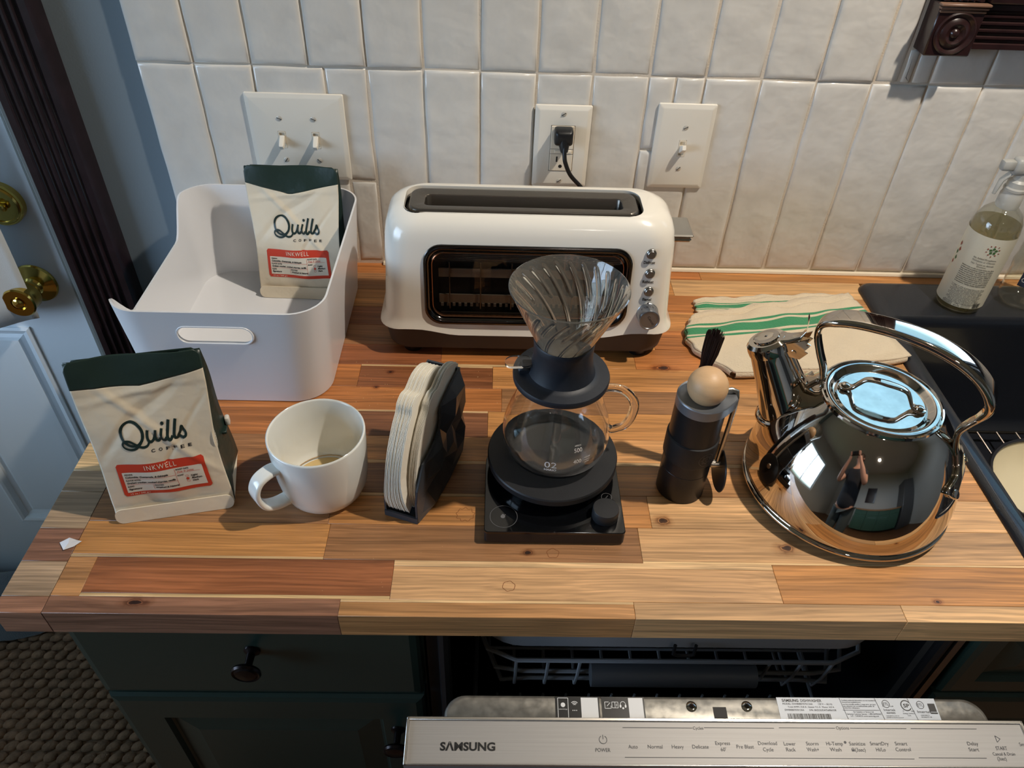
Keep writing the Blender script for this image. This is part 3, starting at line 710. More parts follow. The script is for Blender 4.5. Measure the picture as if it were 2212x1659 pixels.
disc(mb, .8165, -.7098, .0012, FT)
make('lettering', mb, INKG, ddoor, smooth=False)
# inner steel lip with screws, latch slot and stickers
lipx, liphx, lw = .7012, .2672, .0225
prof = []
yb = Ploc(-.6886)
def lring(i, z, r=.020):
    pts = []
    for k in range(9): a = PI/2*k/8; pts.append((lipx+liphx-i-r+r*math.cos(a), yb+lw-i-r+r*math.sin(a), z))
    for k in range(9): a = PI/2+PI/2*k/8; pts.append((lipx-liphx+i+r+r*math.cos(a), yb+lw-i-r+r*math.sin(a), z))
    pts += [(lipx-liphx+i, yb, z), (lipx+liphx-i, yb, z)]
    return [Md @ Vector(p) for p in pts]
mb = MB(); mb.loft([lring(0, FZ+.16), lring(0, zt-.0085), lring(.0012, zt-.0050), lring(.004, zt-.0038)], True, True)
LIPM = mat('worn_steel', srgb(160, 156, 148), .36, .75, bump=.3, bscale=120, bdist=.0002, var=.12, vscale=120, rvar=.08)
lip = make('inner_liner', mb, LIPM, ddoor, sharp=50)
FL = lambda u, v: Md @ Vector((u, Ploc(v), zt-.0036))
mb = MB(); quad(mb, .5419, .5852, -.6884, -.6680, FL); quad(mb, .5873, .6296, -.6884, -.6680, FL); st_ = make('info_sticker', mb, mat('sticker_black', srgb(16, 16, 18), .3), ddoor, smooth=False)
FL2 = lambda u, v: Md @ Vector((u, Ploc(v), zt-.0034))
mb = MB(); quad(mb, .5672, .5838, -.6884, -.6690, FL2); quad(mb, .6138, .6280, -.6884, -.6690, FL2)
for a, b in (((.5445, -.6882), (.5445, -.6695)), ((.5445, -.6695), (.5545, -.6695)), ((.5545, -.6695), (.5545, -.6882))): line(mb, *a, *b, .0005, FL2)
disc(mb, .5495, -.6760, .0022, FL2); text(mb, 'smartthings', .0016, FL2, .5495, -.6805, width=.008)
for r_ in (.0015, .0028, .0042): ribbon(mb, [(.5608+r_*math.sin(a), -.6770+r_*math.cos(a)) for a in (-.8, -.4, 0, .4, .8)], .0006, FL2, 2)
for k in range(3): disc(mb, .5590+k*.0018, -.6812, .0005, FL2, n=8)
for a, b in (((.5905, -.6730), (.5905, -.6790)), ((.5905, -.6790), (.5965, -.6790)), ((.5965, -.6790), (.5965, -.6765)), ((.5905, -.6730), (.5945, -.6730)), ((.5975, -.6730), (.6035, -.6730)), ((.5975, -.6730), (.5975, -.6785)), ((.5975, -.6785), (.6035, -.6785)), ((.6035, -.6730), (.6035, -.6785)), ((.6005, -.6730), (.6005, -.6788)), ((.5925, -.6770), (.5958, -.6735)), ((.6020, -.6745), (.6020, -.6772))): line(mb, *a, *b, .0005, FL2)
ribbon(mb, [(.6083+.0026*math.cos(a), -.6755+.0030*math.sin(a)) for a in [PI*k/8 for k in range(9)]], .0005, FL2, 2); disc(mb, .6058, -.6768, .0009, FL2, ry=.0016); disc(mb, .6108, -.6768, .0009, FL2, ry=.0016); disc(mb, .6083, -.6788, .0010, FL2)
make('sticker_print', mb, mat('print_white', srgb(225, 225, 225), .5), st_, smooth=False)
mb = MB(); quad(mb, .7614, .9200, -.6884, -.6672, FL); sl = make('rating_label', mb, mat('label_silver', srgb(186, 192, 200), .4), ddoor, smooth=False)
mb = MB()
text(mb, 'S\u039bMSUNG', .0036, FL2, .7665, -.6714, 'L', width=.0165, bold=.03); text(mb, 'DISHWASHER', .0036, FL2, .7850, -.6714, 'L', width=.0210, bold=.01)
for s, u, v, sz, wd in [('MODEL: DW80BB707012AA', .7665, -.6742, .0024, .0300), ('120 V ~ 60 Hz', .8020, -.6742, .0024, .0140), ('Total AMPS 10.8 A  Heater 9.2 A  Motor 0.8 A', .7710, -.6770, .0022, .0460), ('DW80BB707012AA', .7675, -.6800, .0024, .0190), ('S/N: 0KD2GDAT600632R', .7915, -.6800, .0024, .0270),
    ('Certified residential dishwashers are not intended for', .8260, -.6702, .0018, .0350), ('licensed food establishments.', .8262, -.6720, .0018, .0190), ('Les lave-vaisselle certifies a usage prive, pas pour', .8265, -.6740, .0018, .0330), ('une utilisation par un etablissement public de', .8265, -.6757, .0018, .0310), ('restauration alimentaire.', .8265, -.6774, .0018, .0160),
    ('For Question or Service Call', .8350, -.6812, .0019, .0200), ('Samsung Customer Service : 1-800-SAMSUNG', .8280, -.6832, .0019, .0340), ('U.S - CANADA www.samsung.com', .8310, -.6851, .0019, .0280),
    ('c', .8655, -.6755, .0022, .0012), ('us', .8735, -.6755, .0022, .0030), ('Intertek', .8660, -.6795, .0032, .0115), ('4009005', .8675, -.6822, .0024, .0090), ('CONFORMS TO UL STD 749', .8662, -.6846, .0013, .0130), ('CERTIFIED TO CSA STD C22.2 N 167', .8662, -.6862, .0013, .0170),
    ('c', .8845, -.6800, .0024, .0014), ('us', .8930, -.6800, .0024, .0032), ('Energy Verified', .8840, -.6822, .0016, .0110), ('CSA', .8880, -.6842, .0016, .0034), ('Intertek', .8990, -.6812, .0036, .0140), ('CONFORMS TO', .9010, -.6838, .0014, .0090), ('NSF/ANSI STD 184', .9010, -.6855, .0014, .0105)]:
    text(mb, s, sz, FL2, u, v, 'L', width=wd)
rb = random.Random(2); u = .7690
while u < .8120: q = rb.choice((.0003, .0003, .0006, .0009)); quad(mb, u, u+q, -.6876, -.6826, FL2); u += q+rb.choice((.0004, .0004, .0007))
for a, b in (((.8245, -.6674), (.8280, -.6882)), ((.8250, -.6790), (.8615, -.6790)), ((.8600, -.6674), (.8640, -.6882)), ((.8930, -.6674), (.8970, -.6882))): line(mb, *a, *b, .0004, FL2)
for u, v, s in ((.8697, -.6728, 'ETL'), (.8895, -.6742, 'SP'), (.9040, -.6735, 'ETL')):
    if s == 'ETL': disc(mb, u, v, .0038, FL2, r0=.0033); text(mb, 'ETL', .0040, FL2, u, v-.0014, width=.0052)
    else: ribbon(mb, [(u+.0048*math.cos(a), v+.0048*math.sin(a)) for a in [.6+(2*PI-1.2)*k/14 for k in range(15)]], .0009, FL2, 2); text(mb, s, .0050, FL2, u+.0003, v-.0018, width=.0058, bold=.02)
quad(mb, .9115, .9185, -.6800, -.6722, FL2); quad(mb, .9118, .9188, -.6820, -.6806, FL2)
make('label_print', mb, PRINT, sl, smooth=False)
for u, v in ((.6757, -.6765), (.7304, -.6760)):
    mb = MB(); p = FL(u, v); mb.lathe([(.0052, .0), (.0052, .0003), (.0044, .0008), (.0028, .0009), (.0020, .0002), (.0003, .0002)], n=24, M=Matrix.Translation(p))
    make('liner_screw', mb, STEEL, ddoor)
mb = MB(); quad(mb, .6965, .7095, -.6884, -.6770, FL2); make('latch_slot', mb, SLOT, ddoor, smooth=False)

# ------------------------------------------------------------------ black composite sink
SINKM = mat('black_granite', srgb(24, 27, 34), .30, bump=.5, bscale=900, bdist=.0004, coat=.5)
sk = thing('sink', 'black composite drop-in sink at the right end of the worktop', 'sink', (1.45, -.3, -.21))
def sring(x0, x1, y0, y1, r, z, n=6): return [(p[0], p[1], z) for p in rrect((x1-x0)/2, (y1-y0)/2, r, n, (x0+x1)/2, (y0+y1)/2)]
SX0, SX1, SYF, SYB = 1.0412, 1.875, -.580, -.0285
rr = [sring(SX0+.012, SX1-.012, SYF+.012, SYB-.006, .02, -.030), sring(SX0+.006, SX1-.006, SYF+.006, SYB-.003, .022, .0005), sring(SX0, SX1, SYF, SYB, .022, .0005), sring(SX0+.001, SX1-.001, SYF+.001, SYB-.001, .022, .004), sring(SX0+.006, SX1-.006, SYF+.006, SYB-.006, .018, .0075), sring(SX0+.012, SX1-.012, SYF+.012, SYB-.012, .015, .0085),
      sring(SX0+.017, SX1-.016, SYF+.016, -.119, .012, .0085), sring(SX0+.022, SX1-.021, SYF+.020, -.1215, .014, .0075), sring(SX0+.028, SX1-.027, SYF+.026, -.125, .02, .001), sring(SX0+.030, SX1-.030, SYF+.030, -.127, .025, -.01), sring(SX0+.034, SX1-.034, SYF+.034, -.130, .03, -.185), sring(SX0+.046, SX1-.046, SYF+.046, -.142, .03, -.200), sring(SX0+.06, SX1-.06, SYF+.06, -.156, .03, -.203)]
mb = MB(); mb.loft(rr, False, True); mb.loft([[ (p[0], p[1], -.212) for p in rr[-1]], [(p[0]+0, p[1], -.2105) for p in rr[-1]]], True, True)
make('basin', mb, SINKM, sk, sharp=50, fixn=False)
mb = MB(); mb.lathe([(.045, -.2028), (.043, -.2005), (.036, -.2020), (.034, -.2075), (.0003, -.2078)], 1.46, -.30, 32); make('drain', mb, STEEL, sk)
STEELW = mat('wire_steel', srgb(170, 160, 150), .2, 1.0)
gr = thing('sink_grid', 'stainless wire grid lying on the floor of the black sink', 'sink grid', (1.45, -.3, -.2))
mb = MB(); G0, G1, H0, H1, gz = 1.095, 1.82, -.525, -.172, -.180
mb.tube([(G0+.02, H0, gz), (G1-.02, H0, gz), (G1, H0+.02, gz), (G1, H1-.02, gz), (G1-.02, H1, gz), (G0+.02, H1, gz), (G0, H1-.02, gz), (G0, H0+.02, gz), (G0+.02, H0, gz)], .0026, 8)
make('grid_frame', mb, STEELW, gr)
for k in range(22):
    x = G0+.028+k*.0315
    if x < G1-.02: make('grid_wire', MB().tube([(x, H0+.001, gz+.001), (x, H1-.001, gz+.001)], .0017, 8), STEELW, gr)
for x, y in ((G0+.03, H0+.02), (G1-.03, H0+.02), (G0+.03, H1-.02), (G1-.03, H1-.02)): make('grid_foot', MB().lathe([(.006, -.202), (.006, -.186), (.003, gz)], x, y, 12), GSK, gr)
# bowl with a brush and a spoon inside
BWX, BWY = 1.264, -.350
bw = thing('enamel_bowl', 'cream bowl with a dark rim standing in the black sink', 'bowl', (BWX, BWY, gz+.003))
b0 = gz+.0032
bp_ = [(.0003, b0), (.045, b0), (.070, b0+.008), (.092, b0+.035), (.0985, b0+.060), (.0965, b0+.0605), (.090, b0+.036), (.068, b0+.011), (.045, b0+.005), (.0003, b0+.0045)]
make('bowl_body', MB().lathe(bp_, BWX, BWY, 56, False, False), mat('cream_enamel', srgb(222, 212, 184), .25, coat=.3), bw)
make('bowl_rim', MB().lathe([(.0962, b0+.0595), (.0990, b0+.0590), (.1012, b0+.0605), (.0990, b0+.0640), (.0955, b0+.0630), (.0948, b0+.0600), (.0962, b0+.0595)], BWX, BWY, 56, False, False), mat('rim_charcoal', srgb(38, 38, 42), .3), bw)
br = thing('dish_brush', 'wooden block dish brush with pale bristles inside the cream bowl', 'brush', (1.225, -.375, b0+.03))
Mb = Matrix.Translation((1.228, -.372, b0+.048)) @ Euler((.35, .5, .9)).to_matrix().to_4x4()
mb = MB(); mb.box(-.022, .022, -.017, .017, -.012, .010, .004, seg=2); mb.v = [tuple(Mb @ Vector(v)) for v in mb.v]
o_ = make('brush_block', mb, mat('wet_wood', srgb(132, 112, 84), .4, var=.3, vscale=60, stretch=(1, 8, 1)), br)
mb = MB(); mb.box(-.019, .019, -.014, .014, .0095, .022, .003, seg=2); mb.v = [tuple(Mb @ Vector(v)) for v in mb.v]
make('bristles', mb, mat('pale_bristle', srgb(214, 200, 164), .9, bump=1, bscale=900, bdist=.002), br)

# ------------------------------------------------------------------ white storage bin
BINM = mat('bin_plastic', srgb(226, 226, 228), .28, coat=.15)
bn = thing('storage_bin', 'white plastic storage bin with one dipped side and a slot handle, against the tiles', 'storage box', (.156, -.178, 0))
def bin_ring(z, off, rim=False):
    """outline at height z; the walls flare outwards; off = inset for the wall's inner face"""
    t = z/.142; x0 = .040-.008*t+off; x1 = .2695+.0115*t-off; y0 = -.3235-.010*t+off; y1 = -.0330+.010*t-off
    r = .042-off; pts = []
    cx_, cy_, hx, hy = (x0+x1)/2, (y0+y1)/2, (x1-x0)/2, (y1-y0)/2
    base = rrect(hx, hy, r, 10, cx_, cy_); out_ = []
    for i in range(len(base)):
        a = base[i]; b = base[(i+1) % len(base)]; out_.append(a)
        n_ = 1 if (i+1) % 11 else (30 if (i//11) % 2 else 22)
        for k in range(1, n_): out_.append((a[0]+(b[0]-a[0])*k/n_, a[1]+(b[1]-a[1])*k/n_))
    return out_
def dipf(p):   # lowered left side
    x, y = p
    if x > .12: return 0.
    s = lambda a, b, v: max(0., min(1., (v-a)/(b-a)))
    f = lambda t: t*t*(3-2*t)
    return .046*f(s(-.312, -.268, y))*f(s(-.052, -.108, y))*f(s(.095, .050, x))
H = .142
NR = 12
outer = []; inner = []
for k in range(NR+1):
    t = k/NR; ro = bin_ring(H*t, 0); ri = bin_ring(H*t, .0024)
    top = [H-dipf(p) for p in bin_ring(H, 0)]
    def place(z_, off, h_):
        q = []
        for j, hh in enumerate(h_):
            z = .0015+(hh-.0015)*t if off == 0 else .0040+(hh-.0040)*t
            rgp = bin_ring(z, off)
            q.append((rgp[j][0], rgp[j][1], z))
        return q
    outer.append(place(0, 0, top)); inner.append(place(0, .0024, top))
n_ok = len(outer[0])
b_small = bin_ring(0, .004)
mb = MB(); mb.loft([[(p[0], p[1], 0.0) for p in b_small]]+outer+list(reversed(inner))+[[(p[0], p[1], .0028) for p in bin_ring(0, .0065)]], True, True)
body = make('bin_body', mb, BINM, bn, sharp=45)
cut = MB(); cap = [(.1555+u, .1095+v) for u, v in rrect(.0425, .0112, .0111, 8)]
cut.prism(cap, lambda u, v, d: (u, d, v), -.350, -.310)
cc = make('cut', cut, BINM); cc.location = (0, 0, 0); cc.parent = bn; cc.location = -Vector(bn['o'])
boolean(body, [cc])
mb = MB(); pts = [(.1555+u, -.3318, .1095+v) for u, v in rrect(.0432, .0119, .0118, 8)]; mb.tube(pts+[pts[0]], .0012, 6, cap=False); make('slot_lip', mb, BINM, bn)

# ------------------------------------------------------------------ coffee bags
CREAM = mat('cream_paper', srgb(222, 208, 184), .55, bump=.55, bscale=34, bdist=.004, var=.03, vscale=30)
BGREEN = mat('forest_green_paper', srgb(34, 50, 44), .38, bump=.5, bscale=40, bdist=.003)
LRED = mat('label_red', srgb(204, 62, 38), .5, bump=.3, bscale=40, bdist=.002)
LCREAM = mat('label_cream', srgb(226, 216, 198), .5, bump=.3, bscale=40, bdist=.002)
GINK = mat('ink_green', srgb(26, 44, 40), .45)
def coffee_bag(name, label, org, rz, W, Hh, D, seed, vb, lean=0.0, twist=0.0, group=None):
    bg_ = thing(name, label, 'coffee bag', org, group)
    rs = random.Random(seed); ph = [rs.uniform(0, 6) for _ in range(6)]
    Rz = Matrix.Rotation(rz, 3, 'Z'); O = Vector(org)
    def dep(t): return D*(1-t**1.5)**.9 if t < 1 else 0
    def wdt(t): return W*(1-.055*math.sin(PI*min(1, t*1.15))**2+.03*t)
    def front(a, t, off=0.0):     # a 0..1 across, t 0..1 up
        u = a-.5; dd = dep(t)
        y = -dd*.5-.0035*math.sin(PI*a)*math.sin(PI*min(1, t*1.3))*1.3 + .0016*math.sin(9*t+ph[0]+3*u)*math.sin(PI*a) + .0012*math.sin(14*u+8*t+ph[1])*(1-t*.6)*math.sin(PI*a)
        e_ = math.sin(PI*a)**.5*max(0, min(1, (t-.12)/.1))*max(0, min(1, (.86-t)/.06))
        y += e_*(.0030*max(0, 1-abs(t-.70-.55*u+.02*math.sin(9*u))/.055)-.0026*max(0, 1-abs(t-.60+.75*u)/.045)*(u > -.35)+.0022*max(0, 1-abs(t-.50-.9*(u-.2))/.035)*(u > .05)-.0018*max(0, 1-abs(t-.80-.1*u)/.03))*(1 if ph[0] > 3 else .8)
        if t > .8: y += .0035*math.sin(7*u+ph[2])*(t-.8)/.2
        y -= max(0, .07-t)/.07*.004
        p = Vector((u*wdt(t)+twist*t, y+lean*t-off, .004+t*(Hh-.004)))
        return O+Rz @ p
    FP = lambda off: (lambda u, v: front(u/W+.5, v/Hh, off))
    crn = .05   # rounded top corners
    def topz(a): return 1-crn*.9*max(0, (abs(a-.5)-.44)/.06)**2.5
    mb = MB(); mb.grid(lambda a, b: front(a, b*vb(a)), 72, 90); make('front_panel', mb, CREAM, bg_, solid=.0006, sharp=180, fixn=False)
    mb = MB(); mb.grid(lambda a, b: front(a, vb(a)+b*(topz(a)-vb(a)), .0002), 72, 20); make('top_band', mb, BGREEN, bg_, solid=.0008, sharp=180, fixn=False)
    def back(a, t):
        u = .5-a; dd = dep(t); y = dd*.5+.002*math.sin(PI*a)*math.sin(PI*t)
        if t > .8: y += .0035*math.sin(7*(-u)+ph[2])*(t-.8)/.2*0+.0006
        return O+Rz @ Vector((-u*wdt(t)*-1+twist*t, y+lean*t+.0006, .004+t*(Hh-.004)))
    mb = MB(); mb.grid(lambda a, b: back(.5+(a-.5)*.97, b*topz(a)*.992), 20, 30); make('back_panel', mb, BGREEN, bg_, solid=.0006, sharp=180, fixn=False)
    for sg in (-1, 1):
        def gus(a, t):
            tt = t*.985; dd = dep(tt); yf, yb_ = -dd*.5, dd*.5
            fold = (.0045+.014*t)*(1-abs(2*a-1)); ux = wdt(tt)/2-.0004-fold
            q = front(.5+.5*sg, tt); qb = back(.5+.5*sg if sg > 0 else 0.0, tt)
            qb = O+Rz @ Vector((sg*wdt(tt)/2+twist*tt, yb_+lean*tt, .004+tt*(Hh-.004)))
            q = O+Rz @ Vector((sg*wdt(tt)/2+twist*tt, yf+lean*tt, .004+tt*(Hh-.004)))
            return q.lerp(qb, a)-(Rz @ Vector((sg*fold, 0, 0)))
        make('gusset', MB().grid(gus, 8, 24), BGREEN, bg_, solid=.0005, sharp=25, fixn=False)
    mb = MB(); mb.grid(lambda a, b: (O+Rz @ Vector(((a-.5)*W*.99, (b-.5)*D, .0025))), 2, 2); make('bag_floor', mb, CREAM, bg_, solid=.001, fixn=False)
    # folded bottom seam standing proud of the front
    fw = W*1.0; poly = [(-fw/2+u, v) for u, v in []]
    pl_ = rrect(fw/2, .0085, .0075, 5, 0, .0088)
    mb = MB(); mb.prism([(u, v) for u, v in pl_], lambda u, v, d: O+Rz @ Vector((u, -D*.5-.0052-d+(v-.0085)*.22, v+.0002)), 0, .0011); make('bottom_seam', mb, CREAM, bg_, sharp=40)
    # print
    def lab(u0, u1, v0, v1, r, off, m, nm, par):
        mb = MB(); n = 22; FF = FP(off)
        def fn(a, b):
            u = u0+(u1-u0)*a; v = v0+(v1-v0)*b
            du = min(u-u0, u1-u); 
            if du < r: lim = r-math.sqrt(max(0, r*r-(r-du)**2)); v = min(max(v, v0+lim), v1-lim)
            return FF(u, v)
        mb.grid(fn, n*2, n); return make(nm, mb, m, par, smooth=True, sharp=180, fixn=False)
    L0, L1, V0, V1 = -.375*W, .365*W, .150*Hh, .385*Hh
    red = lab(L0, L1, V0, V1, .003, .0006, LRED, 'label', bg_)
    w_ = L1-L0; h_ = V1-V0
    fld = lab(L0+.045*w_, L1-.045*w_, V0+.115*h_, V1-.25*h_, .0001, .0008, LCREAM, 'label_field', red)
    F2 = FP(.00105); F3 = FP(.00085)
    mb = MB(); text(mb, 'INKWELL', .0085, F3, (L0+L1)/2, V1-.185*h_, width=.40*w_*.9, space=1.2); text(mb, '12 oz / 340 gm', .0030, F3, L0+.07*w_, V0+.035*h_, 'L', width=.22*w_)
    make('lettering', mb, mat('print_cream', srgb(236, 222, 200), .5), red, smooth=False)
    mb = MB(); X = lambda f: L0+f*w_; Y = lambda f: V0+f*h_
    for s, fx, fy, sz, wd in [('ORIGINS', .065, .66, .0028, .095), ('FLAVOR NOTES', .065, .475, .0028, .165), ('BLEND', .065, .285, .0028, .072), ('PROCESS', .37, .285, .0028, .105), ('ROAST DATE', .655, .675, .0028, .145), ('ROAST', .655, .49, .0028, .070)]:
        text(mb, s, sz, F2, X(fx), Y(fy), 'L', width=wd*w_, bold=.03)
    for s, fx, fy, sz, wd in [('Colombia, Guatemala, & Ethiopia', .065, .575, .0034, .49), ('Graham cracker, cooked cherries, vanilla', .065, .390, .0034, .555), ('Signature', .065, .195, .0034, .145), ('Washed & Natural', .37, .195, .0034, .27), ('Light', .80, .43, .0034, .075), ('Medium', .80, .345, .0034, .115), ('Dark', .80, .26, .0034, .07)]:
        text(mb, s, sz, F2, X(fx), Y(fy), 'L', width=wd*w_, bold=.035, slant=.22)
    make('label_print', mb, PRINT, fld, smooth=False)
    mb = MB()
    for a in ((.065, .545, .64, .545), (.065, .36, .64, .36), (.64, .17, .64, .72), (.355, .17, .355, .345), (.655, .585, .92, .585)): line(mb, X(a[0]), Y(a[1]), X(a[2]), Y(a[3]), .0003, F2, n=10)
    for k, fy in enumerate((.455, .37, .285)):
        if k == 1: disc(mb, X(.755), Y(fy), .0016, F2, n=16)
        else: disc(mb, X(.755), Y(fy), .0016, F2, n=16, r0=.0013)
    text(mb, 'Feb 9 2026', .0032, F2, X(.665), Y(.597), 'L', width=.185*w_, slant=.15)
    make('label_lines', mb, LRED, fld, smooth=False)
    # script wordmark, drawn as strokes
    ux, vx = -.245*W, .505*Hh; k = .0092*W/.12
    FQ = lambda a, b: F3(ux+k*(a-.2), vx+k*b*1.22)
    mb = MB(); th = .27
    ribbon(mb, [(1.35+1.12*math.cos(a), 1.05+1.10*math.sin(a)) for a in [-.95+(2*PI+.15)*j/22 for j in range(23)]]+[(2.35, .25)][:0], th, FQ, 4, cal=.25)
    ribbon(mb, [(2.42, .95), (2.2, .3), (1.6, -.22), (.9, -.38), (.30, -.18), (.14, .18), (.42, .46), (.95, .44), (1.5, .10), (2.1, -.25), (2.65, -.20), (2.95, .12)], th*.85, FQ, 5, cal=-.2)
    ribbon(mb, [(3.02, 1.25), (2.88, .65), (2.92, .26), (3.18, .12), (3.5, .35), (3.72, .8)], th, FQ, 5); ribbon(mb, [(3.88, 1.25), (3.70, .62), (3.76, .22), (4.0, .14), (4.25, .42)], th, FQ, 5)
    ribbon(mb, [(4.52, 1.25), (4.34, .62), (4.40, .22), (4.62, .14), (4.88, .42)], th, FQ, 5); disc(mb, 4.70, 1.72, .18, FQ)
    for a in (0, .72): ribbon(mb, [(5.42+a, 2.02), (5.15+a, 1.1), (5.00+a, .52), (5.06+a, .20), (5.28+a, .14), (5.52+a, .42)], th*1.1, FQ, 5)
    ribbon(mb, [(6.15, .36), (6.45, .78), (6.62, 1.22), (6.72, .85), (6.92, .52), (6.85, .20), (6.55, .10), (6.25, .24)], th, FQ, 5)
    make('wordmark', mb, GINK, bg_, smooth=False, fixn=False)
    mb = MB()
    for j, ch in enumerate('COFFEE'): text(mb, ch, .0048, F3, (-.02+.061*j)*W, .452*Hh, width=.0036, bold=.02)
    make('lettering', mb, PRINT, bg_, smooth=False)
    return bg_, Rz, O, wdt, dep
b1, Rz1, O1, wf, df = coffee_bag('coffee_bag', 'cream coffee bag with dark green top standing on the worktop left of the white mug', (.131, -.462, 0), math.radians(12.5), .119, .187, .074, 3, lambda a: .848-.02*(1-abs(a-.5)*2)+(.045 if a > .5 else 0)*(a-.5)*2, group='coffee bags')
# adhesive tin-tie and round sticker on its right side
mb = MB(); mb.box(.0575, .0625, .026, .034, .055, .066, .0018, seg=2); mb.v = [tuple(O1+Rz1 @ Vector(v)) for v in mb.v]
make('tie_tab', mb, PLASTIC_W, b1)
mb = MB(); mb.box(.0520, .0590, .016, .033, .052, .056, .001); mb.v = [tuple(O1+Rz1 @ Vector(v)) for v in mb.v]
make('tin_tie', mb, BGREEN, b1)
mb = MB(); FS = lambda u, v: O1+Rz1 @ Vector((.0552, u, v)); disc(mb, -.022, .085, .0075, FS, ry=.015, n=24); q_ = make('round_sticker', mb, LCREAM, b1, smooth=False)
mb = MB(); FS = lambda u, v: O1+Rz1 @ Vector((.0555, u, v))
for j in range(6): line(mb, -.027+j*.0012, .077+j*.0030, -.019+j*.0007, .0765+j*.0030, .0007, FS)
make('sticker_print', mb, PRINT, q_, smooth=False)
coffee_bag('coffee_bag', 'cream coffee bag with dark green top standing inside the white bin', (.1955, -.0690, .0030), math.radians(-1.5), .1235, .186, .054, 9, lambda a: .83+.05*abs(a-.45)*2-.03*(1-abs(a-.5)*2), lean=.012, group='coffee bags')

# ------------------------------------------------------------------ mug
CER = mat('white_porcelain', srgb(228, 228, 222), .12, coat=.4)
mg = thing('mug', 'white porcelain mug with a sip of pale coffee left, between bag and filters', 'mug', (.292, -.463, 0))
mx_, my_ = .2925, -.4650
pr = [(.0003, .0035), (.030, .0035), (.0315, .0010), (.0345, .0008), (.0385, .0030), (.0430, .0095), (.0466, .0200), (.0488, .0380), (.0502, .0650), (.0508, .0885), (.0506, .0902), (.0496, .0908), (.0486, .0902), (.0482, .0885), (.0476, .0650), (.0462, .0380), (.0440, .0210), (.0395, .0115), (.0340, .0085), (.0003, .0075)]
make('mug_body', MB().lathe(pr, mx_, my_, 64, False, False), CER, mg, sharp=60)
az = math.radians(222)
hd = Vector((math.cos(az), math.sin(az), 0)); sd = Vector((-math.sin(az), math.cos(az), 0))
ctr = crom([Vector((mx_, my_, 0))+hd*r+Vector((0, 0, z)) for r, z in [(.0470, .0690), (.058, .0700), (.0705, .0655), (.0770, .0540), (.0760, .0400), (.0700, .0280), (.0580, .0215), (.0440, .0200)]], 7)
rings = []
for i, p in enumerate(ctr):
    d = (ctr[min(i+1, len(ctr)-1)]-ctr[max(i-1, 0)]).normalized(); n = d.cross(sd).normalized()
    rings.append([p+sd*u+n*v for u, v in rrect(.0090, .0030, .0028, 4)])
make('handle', MB().loft(rings), CER, mg, sharp=70)
make('coffee', MB().lathe([(.0003, .0112), (.0355, .0112), (.0370, .0118)], mx_, my_, 48, False, False), mat('pale_coffee', srgb(206, 178, 124), .08, coat=.5), mg)
make('coffee_ring', MB().lathe([(.0382, .0134), (.0388, .0143)], mx_, my_, 48, False, False), mat('coffee_stain', srgb(176, 146, 104), .5), mg)

# ------------------------------------------------------------------ filter holder and filters
hf = thing('filter_holder', 'black faceted holder for paper coffee filters, between mug and kitchen scale', 'filter holder', (.40, -.45, 0))
HO = Vector((.398, -.512, 0)); HE = Vector((.3276, .9448, 0)); HN = Vector((.9448, -.3276, 0))
def HP(s, z, n): return HO+HE*s+HN*n+Vector((0, 0, z))
FAC = mat('faceted_plastic', srgb(56, 60, 66), .30, bump=.05, bscale=900)
# right, faceted panel with a scooped front edge
outl = [(0, 0), (.0, .030), (.004, .046), (.022, .070), (.036, .071), (.055, .074), (.066, .082), (.070, .092), (.069, .101), (.074, .108), (.098, .1155), (.124, .1195), (.127, .06), (.127, 0)]
mb = MB(); mb.prism(outl, lambda u, v, d: HP(u, v, d), -.0022, 0)
hp = make('side_panel', mb, FAC, hf, smooth=False)
rf = random.Random(21); bm = bmesh.new()
pts = [(u, v) for u, v in outl]; inn = []
def inside(u, v):
    c = False; n = len(outl)
    for i in range(n):
        a, b = outl[i], outl[(i+1) % n]
        if (a[1] > v) != (b[1] > v) and u < (b[0]-a[0])*(v-a[1])/(b[1]-a[1])+a[0]: c = not c
    return c
for j in range(6):
    for i in range(7):
        u = .010+i*.0185+(.009 if j % 2 else 0)+rf.uniform(-.005, .005); v = .010+j*.0185+rf.uniform(-.005, .005)
        if inside(u, v) and inside(u+.004, v) and inside(u, v+.005) and inside(u-.004, v) and inside(u, v-.004): inn.append((u, v, rf.choice((.0015, .0075, .0030, .0095))))
from mathutils import geometry as geo
allp = [Vector(p) for p in outl]+[Vector(p[:2]) for p in inn]
res = geo.delaunay_2d_cdt(allp, [(i, (i+1) % len(outl)) for i in range(len(outl))], [], 1, 1e-6)
hts = [0.0003]*len(outl)+[p[2] for p in inn]
vv, ff = res[0], res[2]
hh = []
for p in vv: k_ = min(range(len(allp)), key=lambda i: (allp[i]-p).length); hh.append(hts[k_])
mb = MB(); mb.add([HP(p.x, p.y, h) for p, h in zip(vv, hh)], [tuple(f) for f in ff])
make('faceted_face', mb, FAC, hf, smooth=False)
mb = MB(); lo = [(0, 0), (0, .020), (.010, .060), (.045, .1), (.085, .112), (.124, .1195), (.127, 0)]
mb.prism(lo, lambda u, v, d: HP(u, v, d), -.0385, -.0365); make('side_panel', mb, FAC, hf, smooth=False)
mb = MB(); mb.prism([(0, 0), (.127, 0), (.127, .004), (0, .004)], lambda u, v, d: HP(u, v, d), -.0385, 0)
mb.prism([(.1245, 0), (.127, 0), (.127, .1195), (.1245, .1195)], lambda u, v, d: HP(u, v, d), -.0385, 0)
mb.prism([(-.001, 0), (.0015, 0), (.0015, .008), (-.001, .008)], lambda u, v, d: HP(u, v, d), -.0385, 0)
make('holder_body', mb, FAC, hf, smooth=False)
